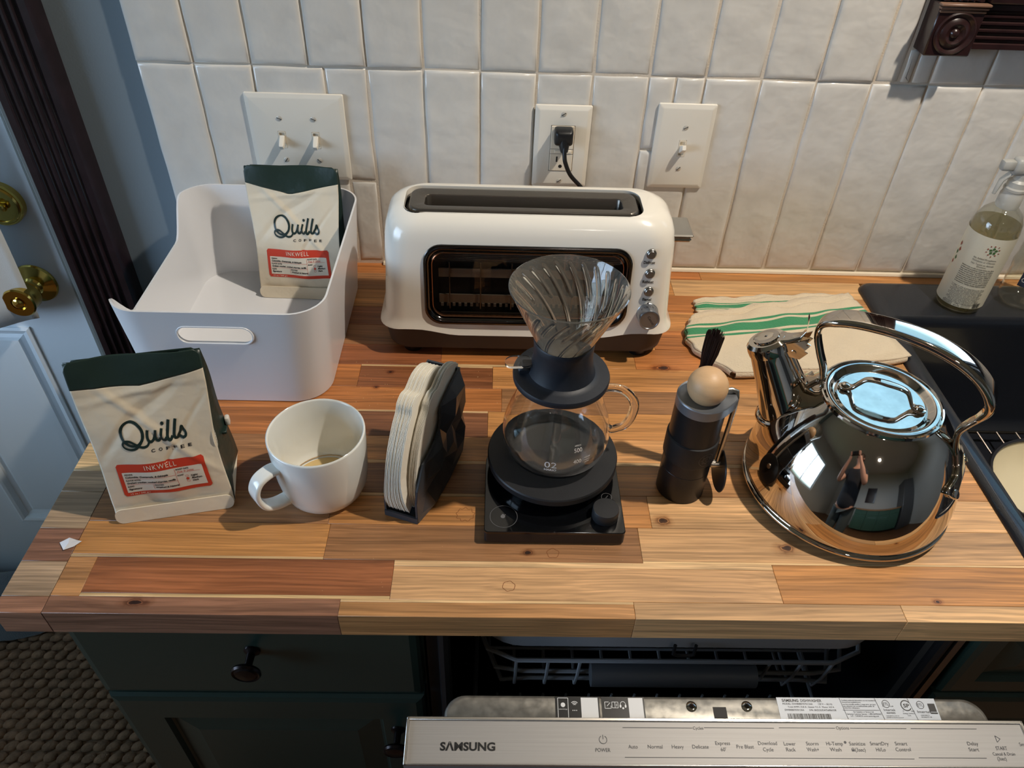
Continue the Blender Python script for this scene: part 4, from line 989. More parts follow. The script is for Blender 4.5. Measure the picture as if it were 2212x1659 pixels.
FPAP = mat('filter_paper', srgb(232, 226, 212), .85, bump=.3, bscale=900, bdist=.0004)
def filter_obj(proto=[None]):
    if proto[0] is None:
        mb = MB()
        arc = [(.003, .006), (-.002, .030), (.001, .058), (.010, .085), (.024, .106), (.036, .117), (.041, .1245), (.052, .1285), (.062, .1268), (.080, .1330), (.100, .1300), (.118, .1180)]
        A = crom([(a[0], 0, a[1]) for a in arc], 3); ap = Vector((.108, 0, .010)); n = len(A); k = 5
        def P(i, j, y): q = ap.lerp(A[i], (j/k)); return (q.x, y, q.z)
        for s_ in (-1, 1):
            mb.grid(lambda a, b, s_=s_: (lambda i, j: (P(i, j, 0)[0], s_*.00026, P(i, j, 0)[2]))(round(a*(n-1)), round(b*k)), n-1, k)
        mb.add([P(i, k, s_*.00026) for s_ in (-1, 1) for i in range(n)], [(i, i+1, n+i+1, n+i) for i in range(n-1)])
        me = bpy.data.meshes.new('paper_filter'); me.from_pydata(mb.v, [], mb.f); me.materials.append(FPAP); proto[0] = me
        proto.append(mb)
    return proto
pr_ = filter_obj(); base_me = pr_[0]
for i in range(26):
    g = 0 if i < 17 else 1
    off = -.0350+i*.00108 if g == 0 else -.0125+(i-17)*.00095
    me = base_me.copy(); k = i if g == 0 else 16-(i-17)
    for v in me.vertices:
        s, z = v.co.x, v.co.z
        fan = max(0, (.055-z)/.055)*max(0, (.06-s)/.06)
        bow = (.0030*math.sin(PI*min(1, z/.13)) if g == 0 else -.0012*math.sin(PI*min(1, z/.13)))
        v.co.y += (i-8)*.00030*fan*(1 if g == 0 else .1)+bow*math.sin(PI*min(1, max(0, s+.01)/.12)) + (.006*fan*(i/17.0)**2 if g == 0 else .004*fan*0)
        if g == 1: v.co.x += .010+.004*(z/.12); v.co.z -= .002
        v.co.x += .0004*math.sin(i*2.3)*max(0, 1-s/.1); v.co.z += .0008*math.sin(i*1.7+1)*(z/.13)
    o = bpy.data.objects.new('paper_filter', me); COL.objects.link(o)
    o.matrix_world = Matrix.Translation(HO+HN*off+Vector((0, 0, T+.0045))) @ Matrix(((HE.x, HN.x, 0), (HE.y, HN.y, 0), (0, 0, 1))).to_4x4()
    o['o'] = (0, 0, 0)
    if i == 0: tag(o, 'outermost white coffee filter facing the mug, at the left of the black holder', 'coffee filter', 'paper filters in the thick left bunch')
    elif i == 25: tag(o, 'white coffee filter nearest the faceted panel of the black holder', 'coffee filter', 'paper filters in the thin right bunch')
    elif g == 0: tag(o, 'white paper coffee filter inside the thick left bunch in the black holder', 'coffee filter', 'paper filters in the thick left bunch')
    else: tag(o, 'white paper coffee filter in the thin right bunch, past the gap, in the black holder', 'coffee filter', 'paper filters in the thin right bunch')

# ------------------------------------------------------------------ scale
SCX, SCY = .5427, -.444
ks = thing('kitchen_scale', 'black square coffee scale with a round weighing plate under the glass server', 'scale', (SCX, -.46, 0))
def dout(hx, yf, r, z, inset=0):
    pts = []
    hx -= inset; yf += inset
    for k in range(25): a = PI*k/24; pts.append((SCX+hx*math.cos(a), SCY+hx*math.sin(a), z))
    for k in range(6): a = PI+PI/2*k/5; pts.append((SCX-hx+r+r*math.cos(a), yf+r+r*math.sin(a), z))
    for k in range(6): a = 1.5*PI+PI/2*k/5; pts.append((SCX+hx-r+r*math.cos(a), yf+r+r*math.sin(a), z))
    return pts
mb = MB(); mb.loft([dout(.0735, -.5365, .004, .0022, .003), dout(.0735, -.5365, .004, .0028), dout(.0735, -.5365, .004, .0165)]); make('scale_base', mb, BLACKP, ks, sharp=35)
for x, y in ((.482, -.525), (.604, -.525), (.50, -.41), (.585, -.41)): make('rubber_foot', MB().lathe([(.006, 0), (.006, .003)], x, y, 16), GSK, ks)
mb = MB(); mb.loft([dout(.0737, -.5367, .004, .0165), dout(.0737, -.5367, .004, .0192), dout(.0737, -.5367, .004, .0198, .0006)]); make('glass_top', mb, BLACKG, ks, sharp=35)
mb = MB(); mb.lathe([(.055, .0198), (.060, .026), (.0655, .033), (.0655, .036)], SCX, SCY, 64); make('plate_support', mb, BLACKG, ks)
mb = MB(); mb.lathe([(.0700, .0355), (.0716, .0365), (.0716, .0430), (.0706, .0446), (.0003, .0450)], SCX, SCY, 72); make('weighing_plate', mb, BLACKM, ks, sharp=30)
PR = mat('faint_print', srgb(104, 104, 106), .5)
FK = lambda u, v: (u, v, .0200)
mb = MB(); disc(mb, .4893, -.5165, .0146, FK, n=48, r0=.0142); dl = make('dial_ring', mb, PR, ks, smooth=False)
mb = MB(); disc(mb, .4885, -.5165, .0024, FK, n=20); quad(mb, .4875, .4895, -.5143, -.5132, FK); quad(mb, .4903, .4913, -.5148, -.5138, FK); make('pot_icon', mb, PR, ks, smooth=False)
make('knob', MB().lathe([(.0138, .0198), (.0140, .0205), (.0140, .0320), (.0134, .0332), (.0003, .0334)], .5965, -.5140, 48), BLACKM, ks, sharp=30)
mb = MB(); disc(mb, .6010, -.4880, .0058, FK, n=32, r0=.0054)
for i in range(4): ribbon(mb, [(.5995+.0008*i, -.4900+.001*i), (.6003+.0008*i, -.4892+.001*i), (.5997+.0008*i, -.4884+.001*i)], .0003, FK, 2)
make('touch_mark', mb, PR, ks, smooth=False)

# ------------------------------------------------------------------ glass server and dripper
CX, CY = .5445, -.4405
cf = thing('coffee_server', 'clear glass coffee server with loop handle standing on the black kitchen scale', 'coffee server', (CX, CY, .0452))
op = [(.0003, .0458), (.038, .0456), (.0465, .0482), (.0520, .0535), (.0560, .0620), (.0578, .0730), (.0574, .0840), (.0548, .0960), (.0506, .1090), (.0456, .1220), (.0408, .1340), (.0378, .1430), (.0370, .1480), (.0374, .1500)]
ip = [(r-.0017, z+(.0016 if r > .03 and z < .05 else 0)) for r, z in reversed(op[1:])]+[(.0003, .0476)]
ip[-2] = (.036, .0474)
make('server_glass', MB().lathe(op+ip, CX, CY, 72, False, False), GLASS, cf, sharp=60)
ctr = crom([(CX+.0415, CY, .1330), (CX+.051, CY, .1370), (CX+.066, CY-.001, .1345), (CX+.0785, CY-.002, .1200), (CX+.0790, CY-.002, .1010), (CX+.0735, CY-.001, .0850), (CX+.0625, CY, .0775), (CX+.0572, CY, .0775)], 6)
mb = MB(); mb.tube(ctr, [.0068]+[.0052]*(len(ctr)-2)+[.0066], 14, flat=.62, up=(0, 1, 0)); make('handle', mb, GLASS, cf, sharp=60)
WINK = mat('white_ink', srgb(226, 226, 224), .5)
def FG(u, v):     # on the wall of the server: u = arc length from the front, v = height
    z = v; pts = op
    for a, b in zip(pts, pts[1:]):
        if a[1] <= z <= b[1] and b[1] > a[1]: r = a[0]+(b[0]-a[0])*(z-a[1])/(b[1]-a[1]); break
    else: r = .057
    r += .0003; a = -PI/2-.10+u/.057
    return (CX+r*math.cos(a), CY+r*math.sin(a), z)
mb = MB()
text(mb, '02', .0115, FG, -.003, .0760, width=.0125); text(mb, 'HARIO', .0040, FG, -.003, .0715, width=.0125, bold=.03)
text(mb, '400', .0070, FG, .0245, .0810, width=.0085); text(mb, 'APPROX', .0026, FG, .0255, .1010, width=.0075); text(mb, '500', .0068, FG, .0255, .0945, width=.0090)
for k, s in enumerate(('XGSR-60', 'MADE IN', 'JAPAN')): text(mb, s, .0024, FG, .0355, .0848-.003*k, width=.0070-.001*k)
make('scale_print', mb, WINK, cf, smooth=False, fixn=False)

dp = thing('dripper', 'ribbed glass coffee dripper in a black silicone base, on top of the glass server', 'coffee dripper', (CX, CY, .15))
SIL = mat('navy_black_silicone', srgb(28, 32, 40), .50, bump=.08, bscale=500, var=.1, vscale=300)
make('silicone_base', MB().lathe([(.0300, .1385), (.0345, .1400), (.0350, .1488), (.0470, .1492), (.0490, .1505), (.0494, .1545), (.0484, .1568), (.0400, .1578), (.0368, .1582), (.0340, .1600), (.0312, .1680), (.0296, .1800), (.0297, .1905), (.0302, .1975), (.0294, .1990), (.0280, .1975), (.0262, .1900), (.0240, .1700), (.0240, .1400), (.0300, .1385)], CX, CY, 72, False, False), SIL, dp, sharp=35)
# cone with alternating long and short spiral ribs
n = 480; nz = 64
def cone(rib, z0=.1830, z1=.2588, r0=.0215, r1=.0562, s=1):
    rings = []
    for j in range(nz+1):
        t = j/nz; z = z0+(z1-z0)*t; rb = r0+(r1-r0)*t
        rg_ = []
        for i in range(n):
            a = 2*PI*i/n; q = 0
            if rib:
                for m in range(24):
                    long_ = m % 2 == 0; c = 2*PI*m/24-.95*(1-t)
                    d = (a-c+PI) % (2*PI)-PI; w_ = .030*(1+.6*(1-t))
                    lo, hi = (.05, .94) if long_ else (.52, .95)
                    env = max(0, min(1, (t-lo)/.10))*max(0, min(1, (hi-t)/.05))
                    if abs(d) < w_*1.6: q = max(q, env*math.cos(d/(w_*1.6)*PI/2)**2)
            r = rb-(.0014 if rib else 0)-q*.0016
            rg_.append((CX+r*math.cos(a), CY+r*math.sin(a), z))
        rings.append(rg_)
    return rings
o_ = cone(False); i_ = cone(True)
rim = [[(CX+(.0566)*math.cos(2*PI*i/n), CY+.0566*math.sin(2*PI*i/n), .2596) for i in range(n)], [(CX+(.0556)*math.cos(2*PI*i/n), CY+.0556*math.sin(2*PI*i/n), .2604) for i in range(n)]]
base_ = [[(CX+.004*math.cos(2*PI*i/n), CY+.004*math.sin(2*PI*i/n), .1825) for i in range(n)]]
mb = MB(); mb.loft(base_+o_+rim+list(reversed(i_))+[[(CX+.004*math.cos(2*PI*i/n), CY+.004*math.sin(2*PI*i/n), .1845) for i in range(n)]], True, True)
RIBG = mat('ribbed_glass', (1, .95, .84, 1), .012, trans=.92, ior=1.46)
make('ribbed_cone', mb, RIBG, dp, sharp=60)
mb = MB()
mb.prism([(u, v) for u, v in rrect(.0140, .0085, .0080, 6)]+[], lambda u, v, d: (CX-.0435+u, CY-.001+v, d+.0014*math.sin((u+.012)*90)), .1670, .1700)
make('lever', mb, mat('clear_plastic', (.95, .93, .9, 1), .05, trans=1., ior=1.4), dp)
mb = MB(); mb.box(CX-.0440, CX-.0310, CY-.0068, CY+.0048, .1575, .1650, .0015); mb.box(CX-.0405, CX-.0300, CY-.0052, CY+.0032, .1640, .1695, .0012); make('lever_pivot', mb, SIL, dp)
mb = MB(); FF = lambda u, v: (CX+u, CY+v, .15825)
for k, (a, ch) in enumerate(((2.30, 'H'), (2.12, 'A'), (1.95, 'R'), (1.82, 'I'), (1.68, 'O'))):
    text(mb, ch, .0060, FF, .0395*math.cos(a), .0395*math.sin(a), rot=a-PI/2, bold=.0)
make('raised_lettering', mb, mat('silicone_letters', srgb(52, 56, 64), .4), dp, smooth=False)

# ------------------------------------------------------------------ hand grinder and its brush
GX, GY = .6900, -.4535
hg = thing('hand_grinder', 'black hand coffee grinder with wooden ball knob and folded crank', 'coffee grinder', (GX, GY, 0))
BLK = mat('black_anodised', srgb(30, 30, 32), .36, .25, bump=.1, bscale=900)
make('grinder_body', MB().lathe([(.0003, 0), (.0255, 0), (.0264, .0010), (.0264, .0400), (.0261, .0404), (.0264, .0408), (.0264, .0560), (.0268, .0565), (.0268, .0570), (.0264, .0872), (.0262, .1270), (.0255, .1276), (.0003, .1276)], GX, GY, 64, False, False), BLK, hg, sharp=25)
make('grip_band', MB().lathe([(.0264, .0572), (.0278, .0582), (.0280, .0600), (.0280, .0845), (.0278, .0862), (.0264, .0872)], GX, GY, 64, False, False), mat('grip_rubber', srgb(20, 20, 22), .55), hg, sharp=25)
def FB(u, v):
    a = -PI/2+.42+u/.028; return (GX+.02835*math.cos(a), GY+.02835*math.sin(a), .0715+v)
mb = MB(); disc(mb, 0, 0, .0088, FB, n=28, r0=.0080)
for k in range(8): a = 2*PI*k/8; disc(mb, .0052*math.cos(a), .0052*math.sin(a), .0013, FB, n=8, r0=.0006)
disc(mb, 0, 0, .0046, FB, n=20, r0=.0038); text(mb, 'C', .0055, FB, 0, -.0019); line(mb, .004, .001, .012, .005, .0005, FB)
make('gear_emblem', mb, mat('emblem', srgb(52, 50, 50), .35), hg, smooth=False)
GCAP = mat('grey_aluminium', srgb(132, 136, 142), .38, .7, bump=.3, bscale=1500, bdist=.0002)
capo = [(GX+.0267*math.cos(a), GY+.0267*math.sin(a)) for a in [math.radians(q) for q in range(38, 310, 8)]]
capo += [(GX+.020, GY-.0195), (GX+.030, GY-.0105), (GX+.0355, GY-.0045), (GX+.0355, GY+.0045), (GX+.030, GY+.0105)]
mb = MB(); mb.loft([[(x, y, .1276) for x, y in capo], [(x, y, .1385) for x, y in capo], [(GX+(x-GX)*.97, GY+(y-GY)*.97, .1397) for x, y in capo], [(GX+(x-GX)*.82, GY+(y-GY)*.82, .1385) for x, y in capo]]); make('crank_cap', mb, GCAP, hg, sharp=30)
mb = MB(); mb.tube([(GX+.018, GY+.006, .141), (GX+.030, GY+.006, .1435), (GX+.0355, GY+.005, .1415), (GX+.0365, GY+.004, .135), (GX+.0365, GY+.002, .120), (GX+.0345, GY, .040)], .0026, 12); make('crank_arm', mb, STEELB, hg)
BEECH = mat('beech', srgb(204, 166, 124), .45, var=.09, vscale=9, stretch=(1, 7, 16), bump=.15, bscale=120)
Mk = Matrix.Translation((GX+.002, GY, .1525)) @ Matrix.Rotation(.5, 4, 'Z') @ Matrix.Rotation(-.35, 4, 'Y')
make('ball_knob', MB().lathe([(.0206*math.sin(PI*k/28)+.00001, -.0206*math.cos(PI*k/28)) for k in range(29)], n=48, M=Mk), BEECH, hg, color=srgb(196, 158, 116), sharp=180)
Mx = Matrix.Translation((GX+.027, GY-.001, .040)) @ Matrix.Rotation(PI/2, 4, 'Y')
make('crank_hub', MB().lathe([(.0003, 0), (.0042, 0), (.0045, .001), (.0045, .0150), (.0038, .0158), (.0003, .0158)], n=24, M=Mx), STEELB, hg)
Mx = Matrix.Translation((GX+.0375, GY-.001, .0330)) @ Matrix.Rotation(PI/2, 4, 'Y')
make('crank_disc', MB().lathe([(.0003, 0), (.0265, 0), (.0272, .0006), (.0265, .0016), (.0240, .0020), (.0003, .0012)], n=48, M=Mx), BLK, hg, sharp=30)

bs_ = thing('cleaning_brush', 'small black cleaning brush standing behind the hand grinder', 'brush', (.694, -.4145, 0))
P0, P1 = Vector((.6915, -.4150, 0)), Vector((.7045, -.405, .1870)); D_ = (P1-P0)
def ob(t): return P0+D_*t
mb = MB(); mb.tube([ob(0), ob(.03), ob(.6), ob(.66), ob(.665), ob(.70), ob(.705), ob(.74)], [.0055, .0062, .0064, .0062, .0068, .0068, .0064, .0066], 16); make('brush_handle', mb, BLACKP, bs_, sharp=25)
mb = MB(); rs = random.Random(4)
ax_ = D_.normalized(); e1 = ax_.cross(Vector((0, 1, 0))).normalized(); e2 = ax_.cross(e1)
for k in range(260):
    a = rs.uniform(0, 2*PI); r = math.sqrt(rs.random()); 
    b0_ = ob(.735)+(e1*math.cos(a)+e2*math.sin(a))*r*.0052
    b1_ = ob(1.0-.03*r*r+rs.uniform(-.01, .006))+(e1*math.cos(a)+e2*math.sin(a))*r*.0098
    m_ = b0_.lerp(b1_, .5)+(e1*math.cos(a)+e2*math.sin(a))*r*.0012
    mb.tube([b0_, m_, b1_], [.00045, .0004, .0002], 4, cap=False)
make('bristles', mb, mat('dark_bristle', srgb(52, 36, 34), .5), bs_, kind='stuff', sharp=180, fixn=False)

# ------------------------------------------------------------------ kettle
KX, KY = .8775, -.4475
kt = thing('kettle', 'polished steel whistling tea kettle with a high arched handle beside the black sink', 'kettle', (KX, KY, 0))
STK = mat('kettle_steel', srgb(200, 190, 178), .045, 1.0, bump=.02, bscale=30)
make('kettle_body', MB().lathe([(.0003, .0005), (.100, .0005), (.104, .0040), (.1105, .0085), (.1105, .0145), (.1112, .0160), (.1118, .0240), (.1108, .0360), (.1082, .0500), (.1038, .0650), (.0978, .0800), (.0902, .0950), (.0812, .1090), (.0725, .1200), (.0650, .1275), (.0612, .1310), (.0600, .1325)], KX, KY, 128, False, False), STK, kt, sharp=40)
make('base_ring', MB().lathe([(.1100, .0075), (.1128, .0085), (.1136, .0110), (.1128, .0135), (.1100, .0145)], KX, KY, 128, False, False), STK, kt, sharp=60)
make('base_foot', MB().lathe([(.0003, 0), (.1005, 0), (.1045, .0040), (.1105, .0080)], KX, KY, 96, False, False), mat('blackened_steel', srgb(40, 34, 30), .4, .8), kt, sharp=60)  # dark steel underside below the base ring
LIDM = mat('lid_steel', srgb(206, 200, 192), .06, 1.0, bump=.10, bscale=45, var=.13, vscale=70, rvar=.04)
make('lid', MB().lathe([(.0600, .1320), (.0612, .1345), (.0606, .1368), (.0590, .1372), (.0580, .1362), (.0565, .1375), (.0545, .1378), (.0525, .1376), (.0505, .1365), (.0475, .1325), (.0462, .1318), (.0445, .1330), (.0435, .1336), (.0300, .1332), (.0003, .1330)], KX, KY, 96, False, False), LIDM, kt, sharp=25)
phi = math.radians(-33); e_r = Vector((math.cos(phi), math.sin(phi), 0)); e_t = Vector((-math.sin(phi), math.cos(phi), 0)); KC = Vector((KX, KY, 0))
def KP(r, t, z): return KC+e_r*r+e_t*t+Vector((0, 0, z))
# lid handle: flat strap that spreads into a rounded frame, riveted at both ends
ld = math.radians(-28); l_r = Vector((math.cos(ld), math.sin(ld), 0)); l_t = Vector((-math.sin(ld), math.cos(ld), 0))
def LP(r, t, z): return KC+l_r*r+l_t*t+Vector((0, 0, z))
mb = MB(); rings = []
ap_ = crom([(-.0430, .1346, 0), (-.0360, .1356, 0), (-.0300, .1375, 0), (-.0250, .1450, 0), (-.0200, .1520, 0), (-.0120, .1545, 0), (0, .1550, 0), (.0120, .1545, 0), (.0200, .1520, 0), (.0250, .1450, 0), (.0300, .1375, 0), (.0360, .1356, 0), (.0430, .1346, 0)], 4)
for i, p in enumerate(ap_):
    d = (ap_[min(i+1, len(ap_)-1)]-ap_[max(i-1, 0)]).normalized(); e_ = abs(p.x)
    hw = .0036+.0028*max(0, 1-abs(e_-.0365)/.009)+.0012*max(0, 1-e_/.02)
    if i in (0, len(ap_)-1): hw = .0022
    rings.append([LP(p.x-d.y*v, u, p.y+d.x*v) for u, v in rrect(hw, .0017, .0016, 4)])
mb.loft(rings)
lh = make('lid_handle', mb, STK, kt)
for sg in (-1, 1): make('rivet', MB().lathe([(.0044, .1375), (.0040, .1390), (.0020, .1398), (.0003, .1399)], *LP(sg*.0365, 0, 0)[:2], 16), STK, lh)
mb = MB(); FLd = lambda u, v: LP(u, v, .13395)
text(mb, 'All-Clad', .0062, FLd, .004, .0285, slant=.3, rot=0.0); make('lettering', mb, mat('etched', srgb(52, 72, 96), .5), kt, smooth=False)
# arched handle: two bars joined by a broad grip strap
prof = [(-.0625, .1235), (-.0600, .1330), (-.0640, .1480), (-.0725, .1650), (-.0800, .1840), (-.0790, .1990), (-.0680, .2085), (-.0500, .2145), (-.0250, .2180), (0, .2185), (.0250, .2160), (.0500, .2090), (.0700, .1980), (.0840, .1840), (.0895, .1700), (.0870, .1560), (.0810, .1430), (.0770, .1300), (.0800, .1150), (.0870, .1000)]
PC = crom([(a, 0, b) for a, b in prof], 6); m_ = len(PC)
rings = []
for i, p in enumerate(PC):
    d = (PC[min(i+1, m_-1)]-PC[max(i-1, 0)]).normalized(); nrm = Vector((d.z, 0, -d.x))
    t = i/(m_-1); g = max(0, min(1, (t-.22)/.10))*max(0, min(1, (.80-t)/.10))
    hw = .0064+.0072*g; th_ = .0030+.0016*g
    rings.append([KP(p.x+nrm.x*v, u, p.z+nrm.z*v) for u, v in rrect(hw, th_, th_*.95, 5)])
make('arch_handle', MB().loft(rings), STK, kt, sharp=60)
def body_r(z):
    pr = [(.1118, .0240), (.1108, .0360), (.1082, .0500), (.1038, .0650), (.0978, .0800), (.0902, .0950), (.0812, .1090), (.0725, .1200), (.0650, .1275), (.0600, .1325)]
    for a, b in zip(pr, pr[1:]):
        if a[1] <= z <= b[1]: return a[0]+(b[0]-a[0])*(z-a[1])/(b[1]-a[1])
    return .06
def brack(cang, zc, top):
    """two-lobed riveted bracket hugging the body"""
    mb = MB()
    def f(a, b):
        s_ = (a-.5)*.86; lo = -.0015-.0125*math.exp(-((abs(s_)-.29)/.10)**2); hi = .0085*math.sqrt(max(0, 1-(s_/.435)**2))+top*math.exp(-(s_/.11)**2)
        lo *= math.sqrt(max(0, 1-(s_/.435)**4)); z = min(.1315, zc+lo+(hi-lo)*b); r = body_r(z)+.0022
        return KC+Vector((r*math.cos(cang+s_), r*math.sin(cang+s_), z))
    return mb.grid(f, 40, 10)
RB = make('handle_bracket', brack(phi, .083, .022), STK, kt, sharp=180, solid=.0038)
LB = make('handle_bracket', brack(phi+PI, .1105, .014), STK, kt, sharp=180, solid=.0038)
def rivet_at(par, a, z):
    r = body_r(z)+.003; p = KC+Vector((r*math.cos(a), r*math.sin(a), z)); sl_ = math.radians(60 if z > .1 else 38)
    nrm = Vector((math.cos(a)*math.cos(sl_), math.sin(a)*math.cos(sl_), math.sin(sl_)))
    Mq = Matrix.Translation(p) @ nrm.to_track_quat('Z', 'Y').to_matrix().to_4x4()
    make('rivet', MB().lathe([(.0056, 0), (.0056, .0022), (.0048, .0032), (.0003, .0034)], n=20, M=Mq), STK, par)
for s_ in (-1, 1): rivet_at(RB, phi+s_*.30, .0770); rivet_at(LB, phi+PI+s_*.30, .1055)
# spout with whistle cap
az = math.radians(151); s_r = Vector((math.cos(az), math.sin(az), 0)); s_t = Vector((-math.sin(az), math.cos(az), 0))
A_, B_ = KC+s_r*.083+Vector((0, 0, .0860)), KC+s_r*.1225+Vector((0, 0, .1560)); dS = (B_-A_).normalized(); nS = dS.cross(s_t).normalized()
rings = []
for t, r in ((-.30, .0345), (0, .0315), (.25, .0282), (.55, .0248), (.85, .0222), (.97, .0212), (1.0, .0214)):
    c_ = A_.lerp(B_, t); rings.append([c_+s_t*r*math.cos(2*PI*k/48)+nS*r*math.sin(2*PI*k/48) for k in range(48)])
make('spout', MB().loft(rings, False, True), STK, kt, sharp=60)
rings = []
for t, r in ((.045, .0320), (.035, .0352), (.0, .0362), (-.035, .0352), (-.045, .0320)):
    c_ = A_.lerp(B_, t-.06+.0); tilt = s_r*0; nn = (nS*.93+dS*-.36)
    rings.append([c_+s_t*r*1.0*math.cos(2*PI*k/48)+nS*r*1.05*math.sin(2*PI*k/48)+dS*(-.010*math.sin(2*PI*k/48)*0) for k in range(48)])
make('spout_collar', MB().loft(rings, False, False), STK, kt, sharp=60)
cp_ = thing('x', None, None); bpy.data.objects.remove(cp_, do_unlink=True)
rings = []
for h_, r in ((-.006, .0226), (.0, .0230), (.005, .0222), (.0085, .0190), (.0085, .0140), (.0105, .0136), (.0110, .0120), (.0110, .0070), (.0110, .0018), (.0100, .0012)):
    c_ = B_+dS*h_; rings.append([c_+s_t*r*math.cos(2*PI*k/48)+nS*r*math.sin(2*PI*k/48) for k in range(48)])
whs = make('whistle_cap', MB().loft(rings, False, True), STK, kt, sharp=30)
# thumb lever leaning back from the cap, with a toothed catch
side = nS if nS.dot(s_r) < 0 else -nS      # towards the lid
def WP(a, t, h_): return B_+side*a+s_t*t+dS*h_
mb = MB(); rings = []
for a, h_, w_, th_ in ((.012, .006, .0105, .0030), (.024, .0050, .0085, .0026), (.036, .0060, .0060, .0026), (.043, .0120, .0040, .0022), (.0475, .0220, .0048, .0026), (.0490, .0290, .0030, .0018)):
    rings.append([WP(a+v*.4, u, h_+v) for u, v in rrect(w_, th_, th_*.9, 4)])
mb.loft(rings); make('thumb_lever', mb, STK, kt, sharp=50)
mb = MB(); poly = [(.015, -.010), (.015, .003), (.035, .004), (.046, .006), (.041, -.001), (.044, -.003), (.037, -.008), (.040, -.011), (.030, -.017)]
for t0, t1 in ((-.0085, -.0070), (.0070, .0085)): mb.prism(poly, lambda u, v, d: WP(u, d, v), t0, t1)
mb.tube([WP(.026, -.0095, -.008), WP(.026, .0095, -.008)], .0028, 12); make('lever_hinge', mb, STK, kt, smooth=True, sharp=30)

# ------------------------------------------------------------------ striped tea towel (two layers of one folded cloth)
TWM = mat('cotton_cloth', srgb(214, 197, 170), .9, bump=.9, bscale=420, bdist=.0012, sheen=.3)
TWG = mat('cotton_green', srgb(58, 138, 94), .9, bump=.9, bscale=420, bdist=.0012, sheen=.3)
tw = thing('tea_towel', 'cream tea towel with green stripes, folded flat on the worktop behind the kettle', 'towel', (.90, -.16, 0))
def stripe(a, v):
    if .235 < v < .262 or .285 < v < .405 or .430 < v < .458: return 1
    return 0
def towel_fn(TL, TR, BR, BL, z0, amp, seed, bulge=0.0):
    rs = random.Random(seed); p = [rs.uniform(0, 6) for _ in range(8)]
    def f(a, b):
        top = Vector(TL).lerp(Vector(TR), a); bot = Vector(BL).lerp(Vector(BR), a); q = top.lerp(bot, b)
        x, y = q.x, q.y
        x -= bulge*math.sin(PI*b)*(1-a)**3; y -= .010*math.sin(PI*a)*(b-.2)
        x += .0016*math.sin(b*34+p[5])*(1-a)**8; y += .0022*math.sin(a*19+p[6])*(1-b)**4 + .0012*math.sin(a*47+p[7])*(1-b)**4 - .0018*math.sin(a*15+p[3])*b**5
        e_ = min(a, 1-a, b, 1-b)*16; e_ = min(1, e_)
        w_ = amp*(.5+.5*math.sin(a*11+p[0]+3*b))*(.5+.5*math.sin(b*8+p[1]))+amp*.5*math.sin(a*23+p[2]+5*b)*math.sin(b*13+p[3])
        crease = .0034*math.exp(-((b-.10-.01*math.sin(a*14))/.013)**2)
        return (x, y, z0+w_*e_-crease+.001*e_)
    return f
mb = MB(); mb.grid(towel_fn((.775, -.0865, 0), (1.010, -.0630, 0), (1.044, -.150, 0), (.772, -.150, 0), .0050, .0022, 4), 60, 40, mfn=stripe); make('under_layer', mb, [TWM, TWG], tw, solid=.0028, sharp=180, fixn=False)
mb = MB(); mb.grid(towel_fn((.766, -.1330, 0), (1.014, -.0705, 0), (1.050, -.2200, 0), (.797, -.2620, 0), .0108, .0048, 7, bulge=.034), 90, 72, mfn=stripe); make('upper_layer', mb, [TWM, TWG], tw, solid=.0030, sharp=180, fixn=False)
def fold(a, b):
    f1 = towel_fn((.766, -.1330, 0), (1.014, -.0705, 0), (1.050, -.2200, 0), (.797, -.2620, 0), .0108, .0048, 7, bulge=.034)(0.004, .05+.93*a)
    th_ = -PI/2+PI*b; return (f1[0]+.001-.0045*math.cos(th_), f1[1], max(.002, .0062+.0052*math.sin(th_)))
mb = MB(); mb.grid(fold, 60, 8, mfn=lambda u, v: stripe(0, .05+.93*u)); make('side_fold', mb, [TWM, TWG], tw, sharp=180, fixn=False)
def front_roll(a, b):
    g = towel_fn((.766, -.1330, 0), (1.014, -.0705, 0), (1.050, -.2200, 0), (.797, -.2620, 0), .0108, .0048, 7, bulge=.034)(.01+.97*a, .992)
    th_ = -PI/2+PI*b; return (g[0], g[1]+.001-.0045*math.cos(th_), max(.002, .0062+.0052*math.sin(th_)))
mb = MB(); mb.grid(front_roll, 60, 8); make('front_fold', mb, TWM, tw, sharp=180, fixn=False)
mb = MB(); mb.grid(lambda a, b: (.795+(.235)*a+.0*b, -.255+.04*a+(.10)*b, .004), 10, 6); make('inner_layer', mb, TWM, tw, solid=.004, fixn=False)

# ------------------------------------------------------------------ spray bottle and its neighbour
sb = thing('spray_bottle', 'tall clear spray bottle of pale produce wash with a printed label, on the sink ledge', 'spray bottle', (1.1760, -.0860, .0085))
BX, BY, bz = 1.1760, -.0860, .0087
PET = thin_glass('clear_pet', (.98, .98, .95), .03, .97)
LIQ = thin_glass('pale_liquid', (.90, .87, .72), .0, .95)
_n = LIQ.node_tree; _o = _n.nodes['Material Output']; _mx = _n.nodes.new('ShaderNodeMixShader'); _df = _n.nodes.new('ShaderNodeBsdfTranslucent'); _df.inputs[0].default_value = (.70, .64, .46, 1)
_mx.inputs[0].default_value = .28; _n.links.new(_o.inputs[0].links[0].from_socket, _mx.inputs[1]); _n.links.new(_df.outputs[0], _mx.inputs[2]); _n.links.new(_mx.outputs[0], _o.inputs[0])
po = [(.0003, bz+.002), (.026, bz+.0005), (.0305, bz+.003), (.0322, bz+.008), (.0322, bz+.130), (.0305, bz+.142), (.0255, bz+.153), (.0185, bz+.160), (.0130, bz+.163), (.0125, bz+.170)]
